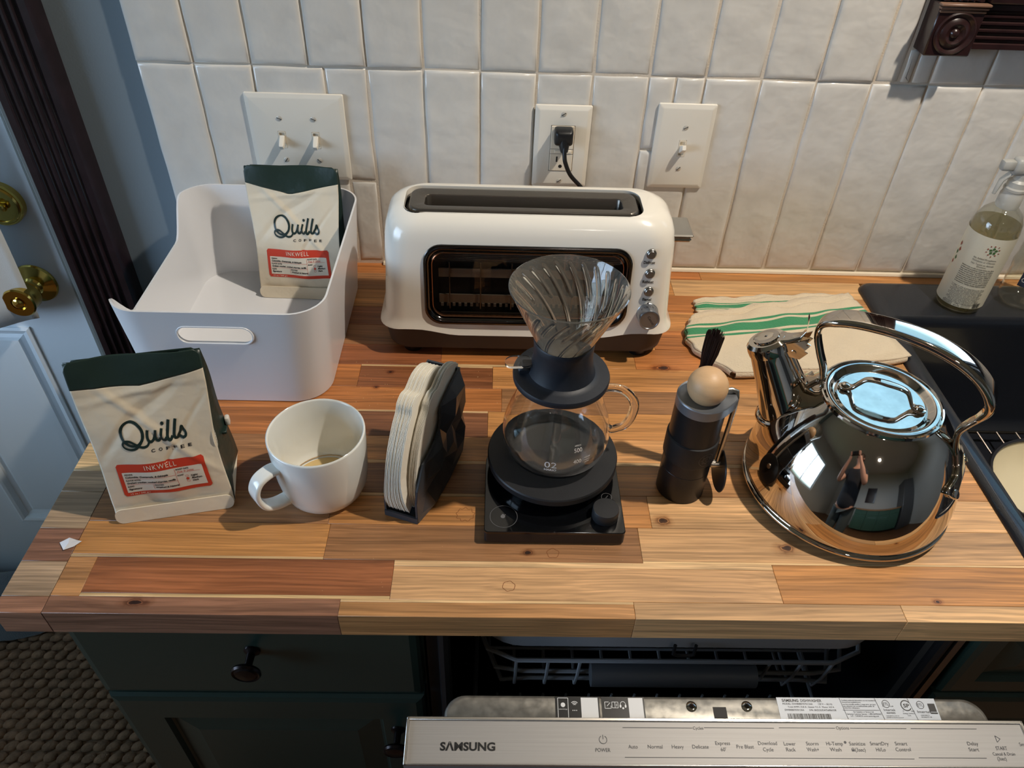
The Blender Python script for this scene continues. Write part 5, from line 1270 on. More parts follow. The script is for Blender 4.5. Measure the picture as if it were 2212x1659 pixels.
make('bottle_body', MB().lathe(po+[(r-.0008, z-.0004) for r, z in reversed(po[2:])]+[(.0003, bz+.0035)], BX, BY, 56, False, False), PET, sb, sharp=60)
make('wash_liquid', MB().lathe([(.0003, bz+.0040), (.029, bz+.0042), (.0312, bz+.009), (.0312, bz+.129), (.0302, bz+.138), (.0003, bz+.138)], BX, BY, 48, False, False), LIQ, sb, sharp=40)
make('dip_tube', MB().tube([(BX, BY, bz+.165), (BX+.004, BY, bz+.08), (BX+.010, BY-.004, bz+.006)], .0022, 8), PET, sb)
FROST = mat('frosted_plastic', srgb(226, 226, 220), .35, trans=.55, ior=1.3)
mb = MB(); mb.lathe([(.0145, bz+.162), (.0150, bz+.164), (.0150, bz+.180), (.0140, bz+.182), (.0138, bz+.186), (.0145, bz+.187), (.0145, bz+.190), (.0130, bz+.192), (.0126, bz+.199), (.0090, bz+.202), (.0085, bz+.212), (.0003, bz+.212)], BX, BY, 40, False, False); make('spray_collar', mb, FROST, sb, sharp=30)
mb = MB(); mb.box(BX-.018, BX+.034, BY-.009, BY+.009, bz+.208, bz+.232, .006, seg=3); mb.box(BX-.034, BX-.016, BY-.006, BY+.006, bz+.214, bz+.228, .003, seg=2); mb.tube([(BX-.012, BY, bz+.214), (BX-.024, BY, bz+.200), (BX-.026, BY, bz+.180)], [.005, .0045, .003], 8, flat=.6); make('spray_head', mb, FROST, sb)
LBLM = mat('bottle_label', srgb(222, 216, 196), .45)
R_L = .0328
def FBt(u, v, off=0): a = -PI/2-.66+u/R_L; r = R_L+off; return (BX+r*math.cos(a), BY+r*math.sin(a), bz+v)
mb = MB(); mb.grid(lambda a, b: FBt(-.058+.108*a, .012+.115*b), 60, 6); lb = make('label', mb, LBLM, sb, sharp=180, fixn=False)
F1 = lambda u, v: FBt(u, v, .0003)
mb = MB(); uo = .008
for s, v, wd in (('No Added Phosphates,', .0930, .030), ('Phthalates or Chlorine', .0888, .030), ('Not Tested on Animals', .0840, .030), ('Directions:', .0805, .012)): text(mb, s, .0036, F1, uo, v, width=wd)
L1 = ['Unlock trigger on side of nozzle before use. Rinse', 'produce such as potatoes, tomatoes, cucumbers.', 'Spray wash directly on produce, rub for thirty', 'under running water. For soft produce such', 'as lettuce, broccoli and berries: Dilute in', 'a large bowl of water (2 oz to 1 gallon). Submerge', 'or soak produce in diluted wash for two minutes,', 'thoroughly rinse running water. For produce', 'Not recommended for use on mushrooms', 'if necessary, gently shake before using.']
for k, s in enumerate(L1): text(mb, s, .0029, F1, -.012 if False else uo-.003, .0768-.0030*k, width=.044, bold=.02)
for k in range(13): text(mb, L1[(k*3) % 10][5:], .0022, F1, uo-.003, .0440-.0022*k, width=.046-.006*(k % 3 == 2), bold=.015)
quad(mb, -.020, -.006, .0165, .0170, F1, 6); quad(mb, -.020, -.006, .0128, .0133, F1, 6); quad(mb, -.020, -.0195, .0128, .0170, F1); quad(mb, -.0065, -.006, .0128, .0170, F1)
text(mb, 'BIOKLEEN', .0026, F1, -.013, .0140, width=.011, bold=.02)
for a, b in (((-.003, .0135), (.001, .0175)), ((.001, .0175), (.005, .0135)), ((.005, .0135), (-.003, .0135))): line(mb, *a, *b, .0005, F1)
for k, s in enumerate(('SPRAY & REUSE', 'BOTTLE RECYCLE', 'PLASTIC SLEEVE')): text(mb, s, .0022, F1, .0135, .0170-.0024*k, width=.012)
u = .0225; rb = random.Random(6)
while u < .033: q = rb.choice((.0003, .0006)); quad(mb, u, u+q, .0130, .0215, F1); u += q+rb.choice((.0003, .0006))
make('label_print', mb, mat('label_ink', srgb(70, 70, 66), .5), lb, smooth=False)
mg_, mo_ = MB(), MB()
fx, fv = .0125, .1085
for k in range(5):
    a = PI/2+2*PI*k/5
    for m_, r0_, r1_, w_, a2 in ((mg_, .0010, .0062, .0021, a), (mo_, .0070, .0098, .0009, a+.62), (mo_, .0064, .0088, .0013, a+.02)):
        p0 = (fx+r0_*math.cos(a2), fv+r0_*math.sin(a2)); p1 = (fx+r1_*math.cos(a2), fv+r1_*math.sin(a2)); q = (-math.sin(a2)*w_, math.cos(a2)*w_); mm = ((p0[0]+p1[0])/2, (p0[1]+p1[1])/2)
        m_.add([F1(*p0), F1(mm[0]+q[0], mm[1]+q[1]), F1(*p1), F1(mm[0]-q[0], mm[1]-q[1])], [(0, 1, 2, 3)])
for k, (u, v) in enumerate(((-.036, .100), (-.033, .092), (-.037, .086), (-.034, .078), (-.038, .070))):
    m_ = mg_ if k in (2, 3) else mo_; m_.add([F1(u, v+.004), F1(u+.003, v), F1(u, v-.004), F1(u-.002, v)], [(0, 1, 2, 3)])
make('leaf_emblem', mg_, mat('leaf_green', srgb(74, 108, 62), .5), lb, smooth=False); make('petal_emblem', mo_, mat('petal_red', srgb(150, 74, 52), .5), lb, smooth=False)

pb = thing('plastic_bottle', 'clear ridged plastic bottle cut by the right edge, beside the spray bottle', 'bottle', (1.268, -.0775, .0085))
PXc, PYc = 1.272, -.0775
mb = MB(); rings = []
ppf = [(.0003, .002), (.020, .0005), (.027, .003), (.0305, .010), (.0312, .018), (.0300, .030), (.0312, .042), (.0295, .052), (.0310, .064), (.0295, .076), (.0305, .090), (.0290, .112), (.0220, .130), (.0140, .140), (.0130, .155)]
for r, z in ppf:
    rings.append([(PXc+(r+.0010*math.sin(6*2*PI*k/60+z*90)*(1 if .01 < z < .12 else 0))*math.cos(2*PI*k/60), PYc+(r+.0010*math.sin(6*2*PI*k/60+z*90)*(1 if .01 < z < .12 else 0))*math.sin(2*PI*k/60), .0088+z) for k in range(60)])
inner = [[(PXc+(x-PXc)*.97, PYc+(y-PYc)*.97, z+.0006) for x, y, z in r] for r in reversed(rings[1:])]
mb.loft(rings+inner, False, False); make('bottle_body', mb, PET, pb, sharp=60)
make('bottle_cap', MB().lathe([(.0145, .160), (.0150, .162), (.0150, .178), (.0140, .180), (.0003, .180)], PXc, PYc, 40, True, False), FROST, pb, sharp=30)
def F4(u, v): a = PI+.75+u/.0315; return (PXc+.0318*math.cos(a), PYc+.0318*math.sin(a), .0088+v)
mb = MB(); quad(mb, -.006, .006, .040, .062, F4, 6); s2 = make('recycle_mark', mb, mat('mark_navy', srgb(60, 66, 88), .5), pb, smooth=False)
mb = MB(); F5 = lambda u, v: tuple(Vector(F4(u, v))+(Vector(F4(u, v))-Vector((PXc, PYc, .0088+v)))*.01); disc(mb, 0, .051, .0040, F5, r0=.0028, n=6); make('mark_print', mb, WINK, s2, smooth=False)

# ------------------------------------------------------------------ toaster
ts = thing('toaster', 'white long-slot toaster with a glass front window, against the tiled wall', 'toaster', (.519, -.145, 0))
TWH = mat('toaster_enamel', srgb(236, 230, 218), .22, coat=.5)
TCX = .519
def trow(z, hx, yf, yb, r): return [(p[0], p[1], z) for p in tr_res(rrect(hx, (yb-yf)/2, r, 8, TCX, (yf+yb)/2))]
def tr_res(pts):
    out_ = []
    for i in range(len(pts)):
        a, b = pts[i], pts[(i+1) % len(pts)]; out_.append(a); d = math.dist(a, b); n_ = int(d/.012)
        for k in range(1, n_): out_.append((a[0]+(b[0]-a[0])*k/n_, a[1]+(b[1]-a[1])*k/n_))
    return out_
def wave(x):
    u = abs(x-TCX); s = max(0, min(1, (u-.090)/.058)); s = s*s*(3-2*s)
    return .0370+.0080*s-.004*max(0, min(1, (u-.165)/.03))
Yf = lambda z: -.2155+(z-.04)*.110
low = tr_res(rrect(.1975, .0725, .034, 8, TCX, -.1445))
lowi = tr_res(rrect(.1935, .0685, .030, 8, TCX, -.1445))
def resn(z, hx, yf, yb, r):     # same number of points as `low`
    base = rrect(hx, (yb-yf)/2, r, 8, TCX, (yf+yb)/2); ref = rrect(.1975, .0725, .034, 8, TCX, -.1445); out_ = []
    for i in range(len(ref)):
        a, b = ref[i], ref[(i+1) % len(ref)]; n_ = max(1, int(math.dist(a, b)/.012)); A, B = base[i], base[(i+1) % len(base)]
        for k in range(n_): out_.append((A[0]+(B[0]-A[0])*k/n_, A[1]+(B[1]-A[1])*k/n_, z))
    return out_
low = resn(0, .1975, -.2175, -.0715, .034)
zl = [wave(p[0]) for p in low]
def band(k, hx, yf, yb, r):
    q = resn(0, hx, yf, yb, r); return [(p[0], p[1], z_+k) for p, z_ in zip(q, zl)]
rings = [band(.0010, .1940, -.2130, -.0750, .031), band(.0, .1970, -.2165, -.0720, .034), band(.0010, .1985, -.2185, -.0705, .035), band(.0040, .1978, -.2175, -.0712, .035), band(.0100, .1930, -.2150, -.0735, .032)]
def mixz(z, hx, yf, yb, r, blend):
    q = resn(z, hx, yf, yb, r); return [(p[0], p[1], z*(blend)+(zl[i]+.010+z-.055)*(1-blend)) for i, p in enumerate(q)]
rings += [mixz(.062, .1905, -.2138, -.0745, .030, .6), resn(.085, .1885, -.2110, -.0755, .029), resn(.115, .1865, -.2078, -.0770, .029), resn(.140, .1860, -.2050, -.0790, .030), resn(.158, .1852, -.2028, -.0815, .033), resn(.170, .1835, -.2008, -.0850, .036), resn(.1790, .1800, -.1975, -.0900, .038), resn(.1855, .1745, -.1925, -.0965, .038), resn(.1900, .1665, -.1860, -.1040, .034), resn(.1918, .1600, -.1830, -.1080, .030)]
mb = MB(); mb.loft(rings, True, True); shell = make('toaster_shell', mb, TWH, ts, sharp=40)
WXc, WZc, whx, whz = .5165, .1065, .1310, .0520
def cutp(poly, fn, d0, d1):
    c = MB(); c.prism(poly, fn, d0, d1); o = make('cut', c, TWH); o.parent = ts; o.location = -Vector(ts['o']); return o
c1 = cutp(rrect(whx, whz, .022, 8, WXc, WZc), lambda u, v, d: (u, d, v), -.25, -.190)
c2 = cutp(rrect(.1500, .0345, .020, 8, .5100, -.1490), lambda u, v, d: (u, v, d), .120, .25)
boolean(shell, [c1, c2])
DKM = mat('toaster_base_plastic', srgb(70, 62, 57), .5)
bz_ = [resn(.0085, .1800, -.2060, -.0850, .032), resn(.0125, .1890, -.2115, -.0770, .034), resn(.030, .1915, -.2125, -.0750, .033), [(p[0], p[1], z_+.004) for p, z_ in zip(resn(0, .1925, -.2130, -.0750, .032), zl)]]
make('toaster_base', MB().loft(bz_), DKM, ts, sharp=40)
for x, y in ((.364, -.192), (.676, -.192), (.364, -.098), (.676, -.098)): make('foot', MB().lathe([(.0125, 0), (.0135, .0015), (.0145, .016)], x, y, 24), BLACKP, ts)
# window: chrome bezel, dark cavity, wires, glass
BEZ = mat('black_chrome', srgb(84, 80, 78), .14, 1.0)
def wr(i, y, rr_=.022): return [(p[0], y+(p[1]-WZc)*.110, p[1]) for p in rrect(whx-i, whz-i, max(.006, rr_-i*.6), 8, WXc, WZc)]
yb0 = Yf(WZc)
make('window_bezel', MB().loft([wr(-.0012, yb0+.003), wr(-.0012, yb0-.0022), wr(.001, yb0-.0038), wr(.0035, yb0-.0036), wr(.0058, yb0-.0012), wr(.0075, yb0+.002), wr(.0085, yb0+.010)], False, False), BEZ, ts, sharp=50)
make('bezel_copper_line', MB().loft([wr(.0085, yb0-.0002), wr(.0092, yb0-.0008), wr(.0099, yb0-.0002), wr(.0099, yb0+.003)], False, False), mat('copper_trim', srgb(150, 104, 76), .2, .9), ts)
CAV = mat('cavity_dark', srgb(26, 24, 23), .45, .5)
mb = MB(); mb.loft([wr(.0, yb0+.002), wr(.0, yb0+.0155)], False, True); make('window_cavity', mb, CAV, ts, smooth=False)
LOUV = mat('louver_metal', srgb(74, 70, 66), .35, .8)
mb = MB()
for k in range(9): z = .1500-k*.0021; mb.box(WXc-.118, WXc+.118, yb0+.008+(z-WZc)*.11, yb0+.0095+(z-WZc)*.11, z, z+.0010)
for k in range(5): z = .0650-k*.0020; mb.box(WXc-.112, WXc+.112, yb0+.006+(z-WZc)*.11, yb0+.0075+(z-WZc)*.11, z, z+.0009)
make('louver', mb, LOUV, ts, smooth=False)
mb = MB()
for k in range(6): mb.tube([(WXc-.100+k*.0400, yb0+.0065+.0035, .133), (WXc-.100+k*.0400, yb0+.0065, .068)], .0009, 6)
make('guard_wire', mb, mat('guard_wire_m', srgb(150, 138, 124), .3, 1.0), ts)
mb = MB(); mb.box(WXc-.114, WXc+.114, yb0+.0105, yb0+.0125, .1120, .1240); mb.box(WXc-.114, WXc+.114, yb0+.0095, yb0+.0115, .0750, .0870)
for k in range(30): x = WXc-.112+k*.0077; mb.box(x, x+.0035, yb0+.008, yb0+.010, .0705, .0750)
make('heat_reflector', mb, mat('mica_metal', srgb(128, 118, 106), .4, .6, bump=.5, bscale=90), ts, smooth=False)
TGL = thin_glass('oven_glass', (.80, .78, .74), .0, 1.0)
mb = MB(); mb.loft([wr(.0080, yb0+.0012)], False, True); make('window_glass', mb, TGL, ts, smooth=False, fixn=False)
# bread slot
SLM = mat('slot_grey_metal', srgb(112, 106, 98), .30, .8, bump=.1, bscale=300)
def sr(hx, hy, z, r=.016): return [(p[0], p[1], z) for p in rrect(hx+.003, hy, r, 8, .5100, -.1490)]
make('slot_channel', MB().loft([sr(.1478, .0353, .1912, .020), sr(.1478, .0353, .1860, .020), sr(.1470, .0345, .1850, .020), sr(.1470, .0345, .1790, .020), sr(.1300, .0200, .1785)], False, False), mat('channel_dark', srgb(44, 40, 34), .4, .5), ts, sharp=40)
make('slot_frame', MB().loft([sr(.1415, .0285, .1795, .015), sr(.1415, .0285, .1895, .015), sr(.1400, .0270, .1915, .014), sr(.1385, .0255, .1918, .013), sr(.1240, .0150, .1900, .009), sr(.1225, .0140, .1885, .008), sr(.1215, .0132, .1500, .008), sr(.1215, .0132, .1220, .008)], False, True), SLM, ts, sharp=40)
# controls on the right of the window
FTt = lambda x, z, d=0.0: Vector((x, Yf(z)-d, z))
ang = math.atan(.110)
def onface(x, z): return Matrix.Translation(FTt(x, z)) @ Matrix.Rotation(PI/2-ang, 4, 'X')
BTN = mat('brushed_button', srgb(150, 146, 140), .3, .9, bump=.3, bscale=300)
ctrl = [(.6702, .1540), (.6720, .1285), (.6738, .1045)]
for x, z in ctrl:
    k_ = make('push_button', MB().lathe([(.0064, -.002), (.0064, .0022), (.0056, .0030), (.0050, .0026), (.0050, .0048), (.0044, .0054), (.0003, .0055)], n=28, M=onface(x, z)), BTN, ts, sharp=25)
mb = MB(); FTp = lambda u, v: tuple(FTt(u, v, .0011))
for (x, z), s in zip(ctrl, ('Defrost', 'Reheat', 'Bagel')):
    mb = MB(); text(mb, s, .0054, FTp, x-.001, z-.0128, width=.0145 if s != 'Bagel' else .0115, bold=.02); make('button_label', mb, PRINT, ts, smooth=False)
mb = MB(); disc(mb, .6755, .0885, .0011, FTp, n=12); make('dial_mark', mb, PRINT, ts, smooth=False)
KM = onface(.6765, .0735)
dk = make('browning_dial', MB().lathe([(.0142, -.002), (.0145, .0004), (.0140, .0010), (.0136, .0175), (.0130, .0190), (.0118, .0192), (.0112, .0182), (.0003, .0182)], n=56, M=KM), mat('dial_silver', srgb(150, 154, 160), .28, .85), ts, sharp=25)
mb = MB()
for s, a in (('7', 2.35), ('.', 2.05), ('6', 1.80), ('.', 1.50), ('5', 1.25), ('.', .95)):
    if s == '.': mb.add([KM @ Vector((.01405*math.cos(a+.035*q1), .01405*math.sin(a+.035*q1), .0085+.0005*q2)) for q1, q2 in ((-1, -1), (1, -1), (1, 1), (-1, 1))], [(0, 1, 2, 3)])
    else: text(mb, s, .0048, lambda u, v, a=a: tuple(KM @ Vector((.01405*math.cos(a-u/.014), .01405*math.sin(a-u/.014), .0105-v))), 0, 0, rot=0.0)
FK2 = lambda u, v: tuple(KM @ Vector((u, v, .0184)))
text(mb, 'Cancel', .0050, FK2, .0005, -.0012, width=.0135, rot=-.95); make('dial_print', mb, PRINT, dk, smooth=False)
mb = MB(); mb.box(.7000, .7270, -.1780, -.1300, .1620, .1655, .0015); mb.box(.7000, .7255, -.1765, -.1320, .1545, .1605, .0025)
make('lift_lever', mb, mat('lever_silver', srgb(168, 164, 156), .25, .85), ts, sharp=35)
# final size of the toaster: a little taller than drafted, standing 13 mm further from the wall
Mt = Matrix.Translation((0, -.013, 0)) @ Matrix.Diagonal((.987, 1, 1.045, 1))
for o in ts.children_recursive:
    if o.data.users == 1: o.data.transform(Mt)
# cord and plug
CORD = mat('cord_black', srgb(16, 17, 20), .4)
mb = MB(); mb.tube(crom([(.5680, -.030, .2130), (.5683, -.034, .2020), (.5705, -.036, .1920), (.5790, -.034, .1740), (.5960, -.030, .1540), (.615, -.034, .1300), (.625, -.050, .080), (.62, -.068, .045)], 8), .0030, 10); make('power_cord', mb, CORD, ts)
mb = MB(); mb.loft([[(.5665+u*k, y, .2235+v*k2+dz) for u, v in rrect(.0128, .0112, .004, 4)] for y, k, k2, dz in ((-.0085, .90, .9, 0), (-.0110, 1, 1, 0), (-.0230, 1, 1, 0), (-.0275, .92, .85, 0), (-.0300, .7, .6, 0))])
mb.tube([(.5668, -.022, .2190), (.5675, -.0265, .2120), (.5680, -.0295, .2050)], [.0095, .0068, .0048], 14)
for k in range(4): mb.tube([(.5672+.0002*k, -.0240-.0010*k, .2150-.0022*k), (.5672+.0002*k, -.0244-.0010*k, .2141-.0022*k)], .0078-.0006*k, 14)
make('plug', mb, CORD, ts, sharp=50)

# ------------------------------------------------------------------ wall plates
def plate(name, label, cat, x0, x1, z0, z1, group=None, holes=(), rec=None, th=.0062):
    t = thing(name, label, cat, ((x0+x1)/2, 0, z0), group)
    hx, hz = (x1-x0)/2, (z1-z0)/2; cx_, cz_ = (x0+x1)/2, (z0+z1)/2
    R_ = lambda i, y: [(cx_+u, y, cz_+v) for u, v in rrect(hx-i, hz-i, .002, 3)]
    mb = MB(); mb.loft([R_(.0, -.0012), R_(.0, -.0030), R_(.0006, -.0042), R_(.0050, -th+.0004), R_(.0065, -th)], True, True)
    p = make('wall_plate', mb, PLASTIC_W, t, sharp=50)
    cs = []
    for (a, b, c, d) in holes:
        q = MB(); q.box(a, b, -.02, -.0020, c, d); o = make('cut', q, PLASTIC_W); o.parent = t; o.location = -Vector(t['o']); cs.append(o)
    if cs: boolean(p, cs)
    return t, th
def wscrew(t, x, z, th, a):
    Ms = Matrix.Translation((x, -th+.0002, z)) @ Matrix.Rotation(PI/2, 4, 'X')
    s_ = make('plate_screw', MB().lathe([(.0036, 0), (.0035, .0006), (.0022, .0012), (.0003, .0013)], n=20, M=Ms), SCREW, t)
    mb = MB(); mb.box(-.0034, .0034, -.0004, .0004, .0007, .00145); R_ = Ms @ Matrix.Rotation(a, 4, 'Z'); mb.v = [tuple(R_ @ Vector(v)) for v in mb.v]; make('screw_slot', mb, SLOT, s_, smooth=False)
def toggle(t, x, z, up, th):
    mb = MB(); mb.loft([[(x+u, y, z+v) for u, v in rrect(hx, hz, .0008, 2)] for hx, hz, y in ((.0050, .0118, -.0022), (.0050, .0118, -th-.0004), (.0036, .0100, -th-.0004), (.0036, .0100, -th+.0018))], True, True); make('toggle_frame', mb, PLASTIC_I, t, smooth=False)
    s = 1 if up else -1
    A = Vector((x, -th+.0015, z-s*.0020)); D = Vector((0, -.0150, s*.0085)); rings = []
    for k_, h1, h2 in ((0, .0034, .0052), (.6, .0033, .0042), (.92, .0031, .0038), (1, .0024, .0030)):
        c_ = A+D*k_; nn = Vector((0, -D.z, D.y)).normalized()
        rings.append([c_+Vector((u, 0, 0))+nn*v for u, v in rrect(h1, h2, .0010, 3)])
    make('toggle', MB().loft(rings), PLASTIC_W, t, sharp=50)
hh_ = lambda x, z: (x-.0052, x+.0052, z-.0121, z+.0121)
pz0, pz1 = .1435, .2665
t, th = plate('light_switch', 'white double light switch plate above the storage bin', 'light switch', .1335, .2665, pz0, pz1, holes=[hh_(.1770, .2030), hh_(.2235, .2030)])
for x in (.1770, .2235): toggle(t, x, .2030, False, th); 
for x, z, a in ((.1770, .2330, -.35), (.2232, .2330, -.4), (.1775, .1735, .9), (.2240, .1735, -.7)): wscrew(t, x, z, th, a)
t, th = plate('light_switch', 'white single light switch plate right of the toaster cord outlet', 'light switch', .6945, .7745, .1445, .2675, holes=[hh_(.7352, .2055)])
toggle(t, .7352, .2055, True, th)
for z, a in ((.2355, .5), (.1757, .8)): wscrew(t, .7355, z, th, a)
t, th = plate('wall_outlet', 'white wall outlet plate with the black toaster plug in its upper socket', 'outlet', .5265, .6045, .1425, .2610, holes=[(.5492, .5828, .1672, .2342)], th=.0068)
for z, a in ((.2500, .55), (.1525, .6)): wscrew(t, .5655, z, th, a)
mb = MB(); mb.box(.5499, .5821, -.0078, -.0018, .1679, .2335, .0008); rcp = make('receptacle', mb, PLASTIC_I, t, smooth=False)
mb = MB(); mb.box(.5560, .5660, -.0092, -.0070, .1945, .1990, .0006); mb.box(.5700, .5800, -.0090, -.0070, .1945, .1990, .0006); make('test_button', mb, PLASTIC_I, rcp, smooth=False)
mb = MB()
for x in (.5600, .5715): mb.box(x-.0011, x+.0011, -.00795, -.0076, .1815, .1895)
mb.lathe([(.0026, .0076), (.0026, .00795)], n=16, M=Matrix.Translation((.5655, 0, .1750)) @ Matrix.Rotation(PI/2, 4, 'X'))
mb.box(.5499, .5821, -.00792, -.0076, .2003, .2008); mb.box(.5499, .5821, -.00792, -.0076, .1932, .1936)
make('socket_slot', mb, SLOT, rcp, smooth=False)

# ------------------------------------------------------------------ small litter
mb = MB(); mb.add([(.0335, -.5435, .0012), (.0420, -.5385, .0030), (.0500, -.5405, .0016), (.0555, -.5420, .0022), (.0495, -.5480, .0010), (.0415, -.5530, .0018), (.0440, -.5455, .0034)], [(0, 1, 6), (1, 2, 6), (2, 3, 6), (3, 4, 6), (4, 5, 6), (5, 0, 6)])
o = make('paper_scrap', mb, mat('foil_paper', srgb(226, 226, 232), .4), origin=(.045, -.545, 0), smooth=False, solid=.0004); tag(o, 'tiny crumpled scrap of white paper near the left end of the worktop', 'paper')
mb = MB(); rc_ = random.Random(8)
for k in range(150):
    if k < 110: x, y = rc_.uniform(.285, .52), rc_.uniform(-.34, -.240)
    else: x, y = rc_.uniform(.30, .70), rc_.uniform(-.60, -.54)
    r = rc_.uniform(.00022, .0007 if k < 110 else .0004); 
    mb.add([(x+r, y, .0002), (x, y+r*1.2, .0002), (x-r*.8, y, .0002), (x, y-r, .0002), (x, y, .0002+r)], [(0, 1, 4), (1, 2, 4), (2, 3, 4), (3, 0, 4)])
for k in range(26):
    a = rc_.uniform(0, 1); x = .372+rc_.uniform(0, .28); y = rc_.choice((-.1235, -.1240, -.1745, -.1755))+rc_.uniform(-.002, .002); r = rc_.uniform(.0003, .0008); z = .1925 if False else .1922
    mb.add([(x+r, y, z), (x, y+r*1.2, z), (x-r*.8, y, z), (x, y-r, z), (x, y, z+r)], [(0, 1, 4), (1, 2, 4), (2, 3, 4), (3, 0, 4)])
o = make('bread_crumbs', mb, mat('crumb', srgb(220, 180, 130), .8), origin=(.4, -.3, 0), smooth=False, kind='stuff', fixn=False); tag(o, 'scattered pale bread crumbs on the worktop before the toaster', 'crumbs')

# ------------------------------------------------------------------ room behind the camera (seen mirrored in the kettle)
for (x, y) in ((1.22, -.50), (.9, -2.3)):  # the second ring belongs to the added fill lamp
    cl_ = make('ceiling_light', MB().lathe([(.062, CEIL), (.062, CEIL-.004), (.050, CEIL-.006), (.046, CEIL-.001)], x, y, 40, False, False), PLASTIC_W, origin=(x, y, CEIL)); tag(cl_, 'white round recessed ceiling light over the %s' % ('sink' if x > 1 else 'middle of the kitchen, added as unseen room fill'), 'ceiling light')
oc = thing('base_cabinet', 'green run of cabinets with a wooden top across the kitchen', 'cabinet', (1.3, -3.25, FZ))
mb = MB(); mb.box(.35, 2.3, -3.54, -2.97, FZ+.1, -.035); make('cabinet_body', mb, mat('green_light', srgb(78, 112, 96), .35), oc, smooth=False)
for k in range(4):
    a = .36+k*.485
    q = MB(); panel_front(q, a, a+.47, -.19, -.045, -2.95, raised=False); q.v = [(x, -2.951-(y+2.951), z) for x, y, z in q.v]; dd_ = make('drawer', q, MATS['green_light'], oc, smooth=False)
    q = MB(); panel_front(q, a, a+.47, FZ+.11, -.20, -2.95); q.v = [(x, -2.951-(y+2.951), z) for x, y, z in q.v]; make('cabinet_door', q, MATS['green_light'], oc, smooth=False)
o = make('worktop', MB().box(.33, 2.32, -3.54, -2.92, -.034, 0, .002), WOODZ, origin=(1.3, -3.2, 0), smooth=False, color=srgb(190, 140, 92)); tag(o, 'wooden worktop on the cabinets across the kitchen', 'countertop')
o = make('tall_fridge', MB().box(2.36, 3.05, -3.54, -2.85, FZ, .9, .01), mat('fridge_grey', srgb(120, 120, 122), .35, .7), origin=(2.7, -3.2, FZ)); tag(o, 'tall grey refrigerator in the far corner behind the camera', 'refrigerator')
o = make('picture_frame', MB().box(.55, 1.05, -3.549, -3.525, .25, .85, .004), DARKWOOD, origin=(.8, -3.54, .25), smooth=False); tag(o, 'dark wooden picture frame on the wall behind the camera', 'picture')

# ------------------------------------------------------------------ the photographer, seen only as a reflection in the kettle
def skinned(name, joints, edges, m, parent, subs=2, root=0):
    me = bpy.data.meshes.new(name); base = Vector(parent['o'])
    me.from_pydata([tuple(Vector(j[0])-base) for j in joints], edges, []); me.materials.append(m)
    o = bpy.data.objects.new(name, me); COL.objects.link(o); o.parent = parent; o['o'] = tuple(base)
    o.modifiers.new('skin', 'SKIN'); sv = me.skin_vertices[0].data
    for i, j in enumerate(joints):
        r = j[1]; sv[i].radius = (r, r) if not isinstance(r, tuple) else r
        sv[i].use_root = (i == root)
    md = o.modifiers.new('sub', 'SUBSURF'); md.levels = subs; md.render_levels = subs
    bpy.context.view_layer.update()
    dg = bpy.context.evaluated_depsgraph_get(); m2 = bpy.data.meshes.new_from_object(o.evaluated_get(dg)); o.modifiers.clear(); o.data = m2
    m2.polygons.foreach_set('use_smooth', [True]*len(m2.polygons))
    return o
SKINM = mat('skin', srgb(204, 150, 124), .5)
TEE = mat('dark_tee', srgb(30, 33, 42), .85, bump=.3, bscale=200)
TRO = mat('grey_trousers', srgb(74, 82, 84), .85)
HAIRM = mat('brown_hair', srgb(60, 42, 32), .6, bump=.6, bscale=200)
pe = thing('person', 'person in a dark tee shirt and grey trousers holding up a phone before the worktop', 'person', (.46, -1.42, FZ))
def Z(z): return z+FZ
J = [((.46, -1.42, Z(.98)), (.155, .11)), ((.46, -1.42, Z(1.14)), (.135, .10)), ((.46, -1.405, Z(1.32)), (.165, .115)), ((.46, -1.39, Z(1.47)), (.085, .075)), ((.46, -1.375, Z(1.54)), .052), ((.46, -1.36, Z(1.60)), .055), ((.46, -1.34, Z(1.69)), (.078, .095)), ((.46, -1.345, Z(1.76)), (.066, .082)),
     ((.37, -1.425, Z(.90)), .092), ((.365, -1.40, Z(.50)), .060), ((.36, -1.44, Z(.30)), .056), ((.36, -1.46, Z(.09)), .040), ((.355, -1.35, Z(.035)), (.042, .030)),
     ((.55, -1.425, Z(.90)), .092), ((.555, -1.40, Z(.50)), .060), ((.56, -1.44, Z(.30)), .056), ((.56, -1.46, Z(.09)), .040), ((.565, -1.35, Z(.035)), (.042, .030)),
     ((.285, -1.39, Z(1.43)), .060), ((.225, -1.26, Z(1.24)), .044), ((.31, -1.17, Z(1.38)), .040), ((.385, -1.095, Z(1.505)), (.026, .022)), ((.395, -1.070, Z(1.545)), (.038, .016)),
     ((.635, -1.39, Z(1.43)), .060), ((.70, -1.26, Z(1.24)), .044), ((.63, -1.17, Z(1.38)), .040), ((.572, -1.095, Z(1.505)), (.026, .022)), ((.560, -1.070, Z(1.545)), (.038, .016))]
Eg = [(0, 1), (1, 2), (2, 3), (3, 4), (4, 5), (5, 6), (6, 7), (0, 8), (8, 9), (9, 10), (10, 11), (11, 12), (0, 13), (13, 14), (14, 15), (15, 16), (16, 17), (3, 18), (18, 19), (19, 20), (20, 21), (21, 22), (3, 23), (23, 24), (24, 25), (25, 26), (26, 27)]
body_ = skinned('body', J, Eg, SKINM, pe)
k_ = 1.13
TJ = [(p, tuple(q*k_ for q in r) if isinstance(r, tuple) else r*k_) for p, r in J]
idx = [0, 1, 2, 3, 18, 19, 23, 24]
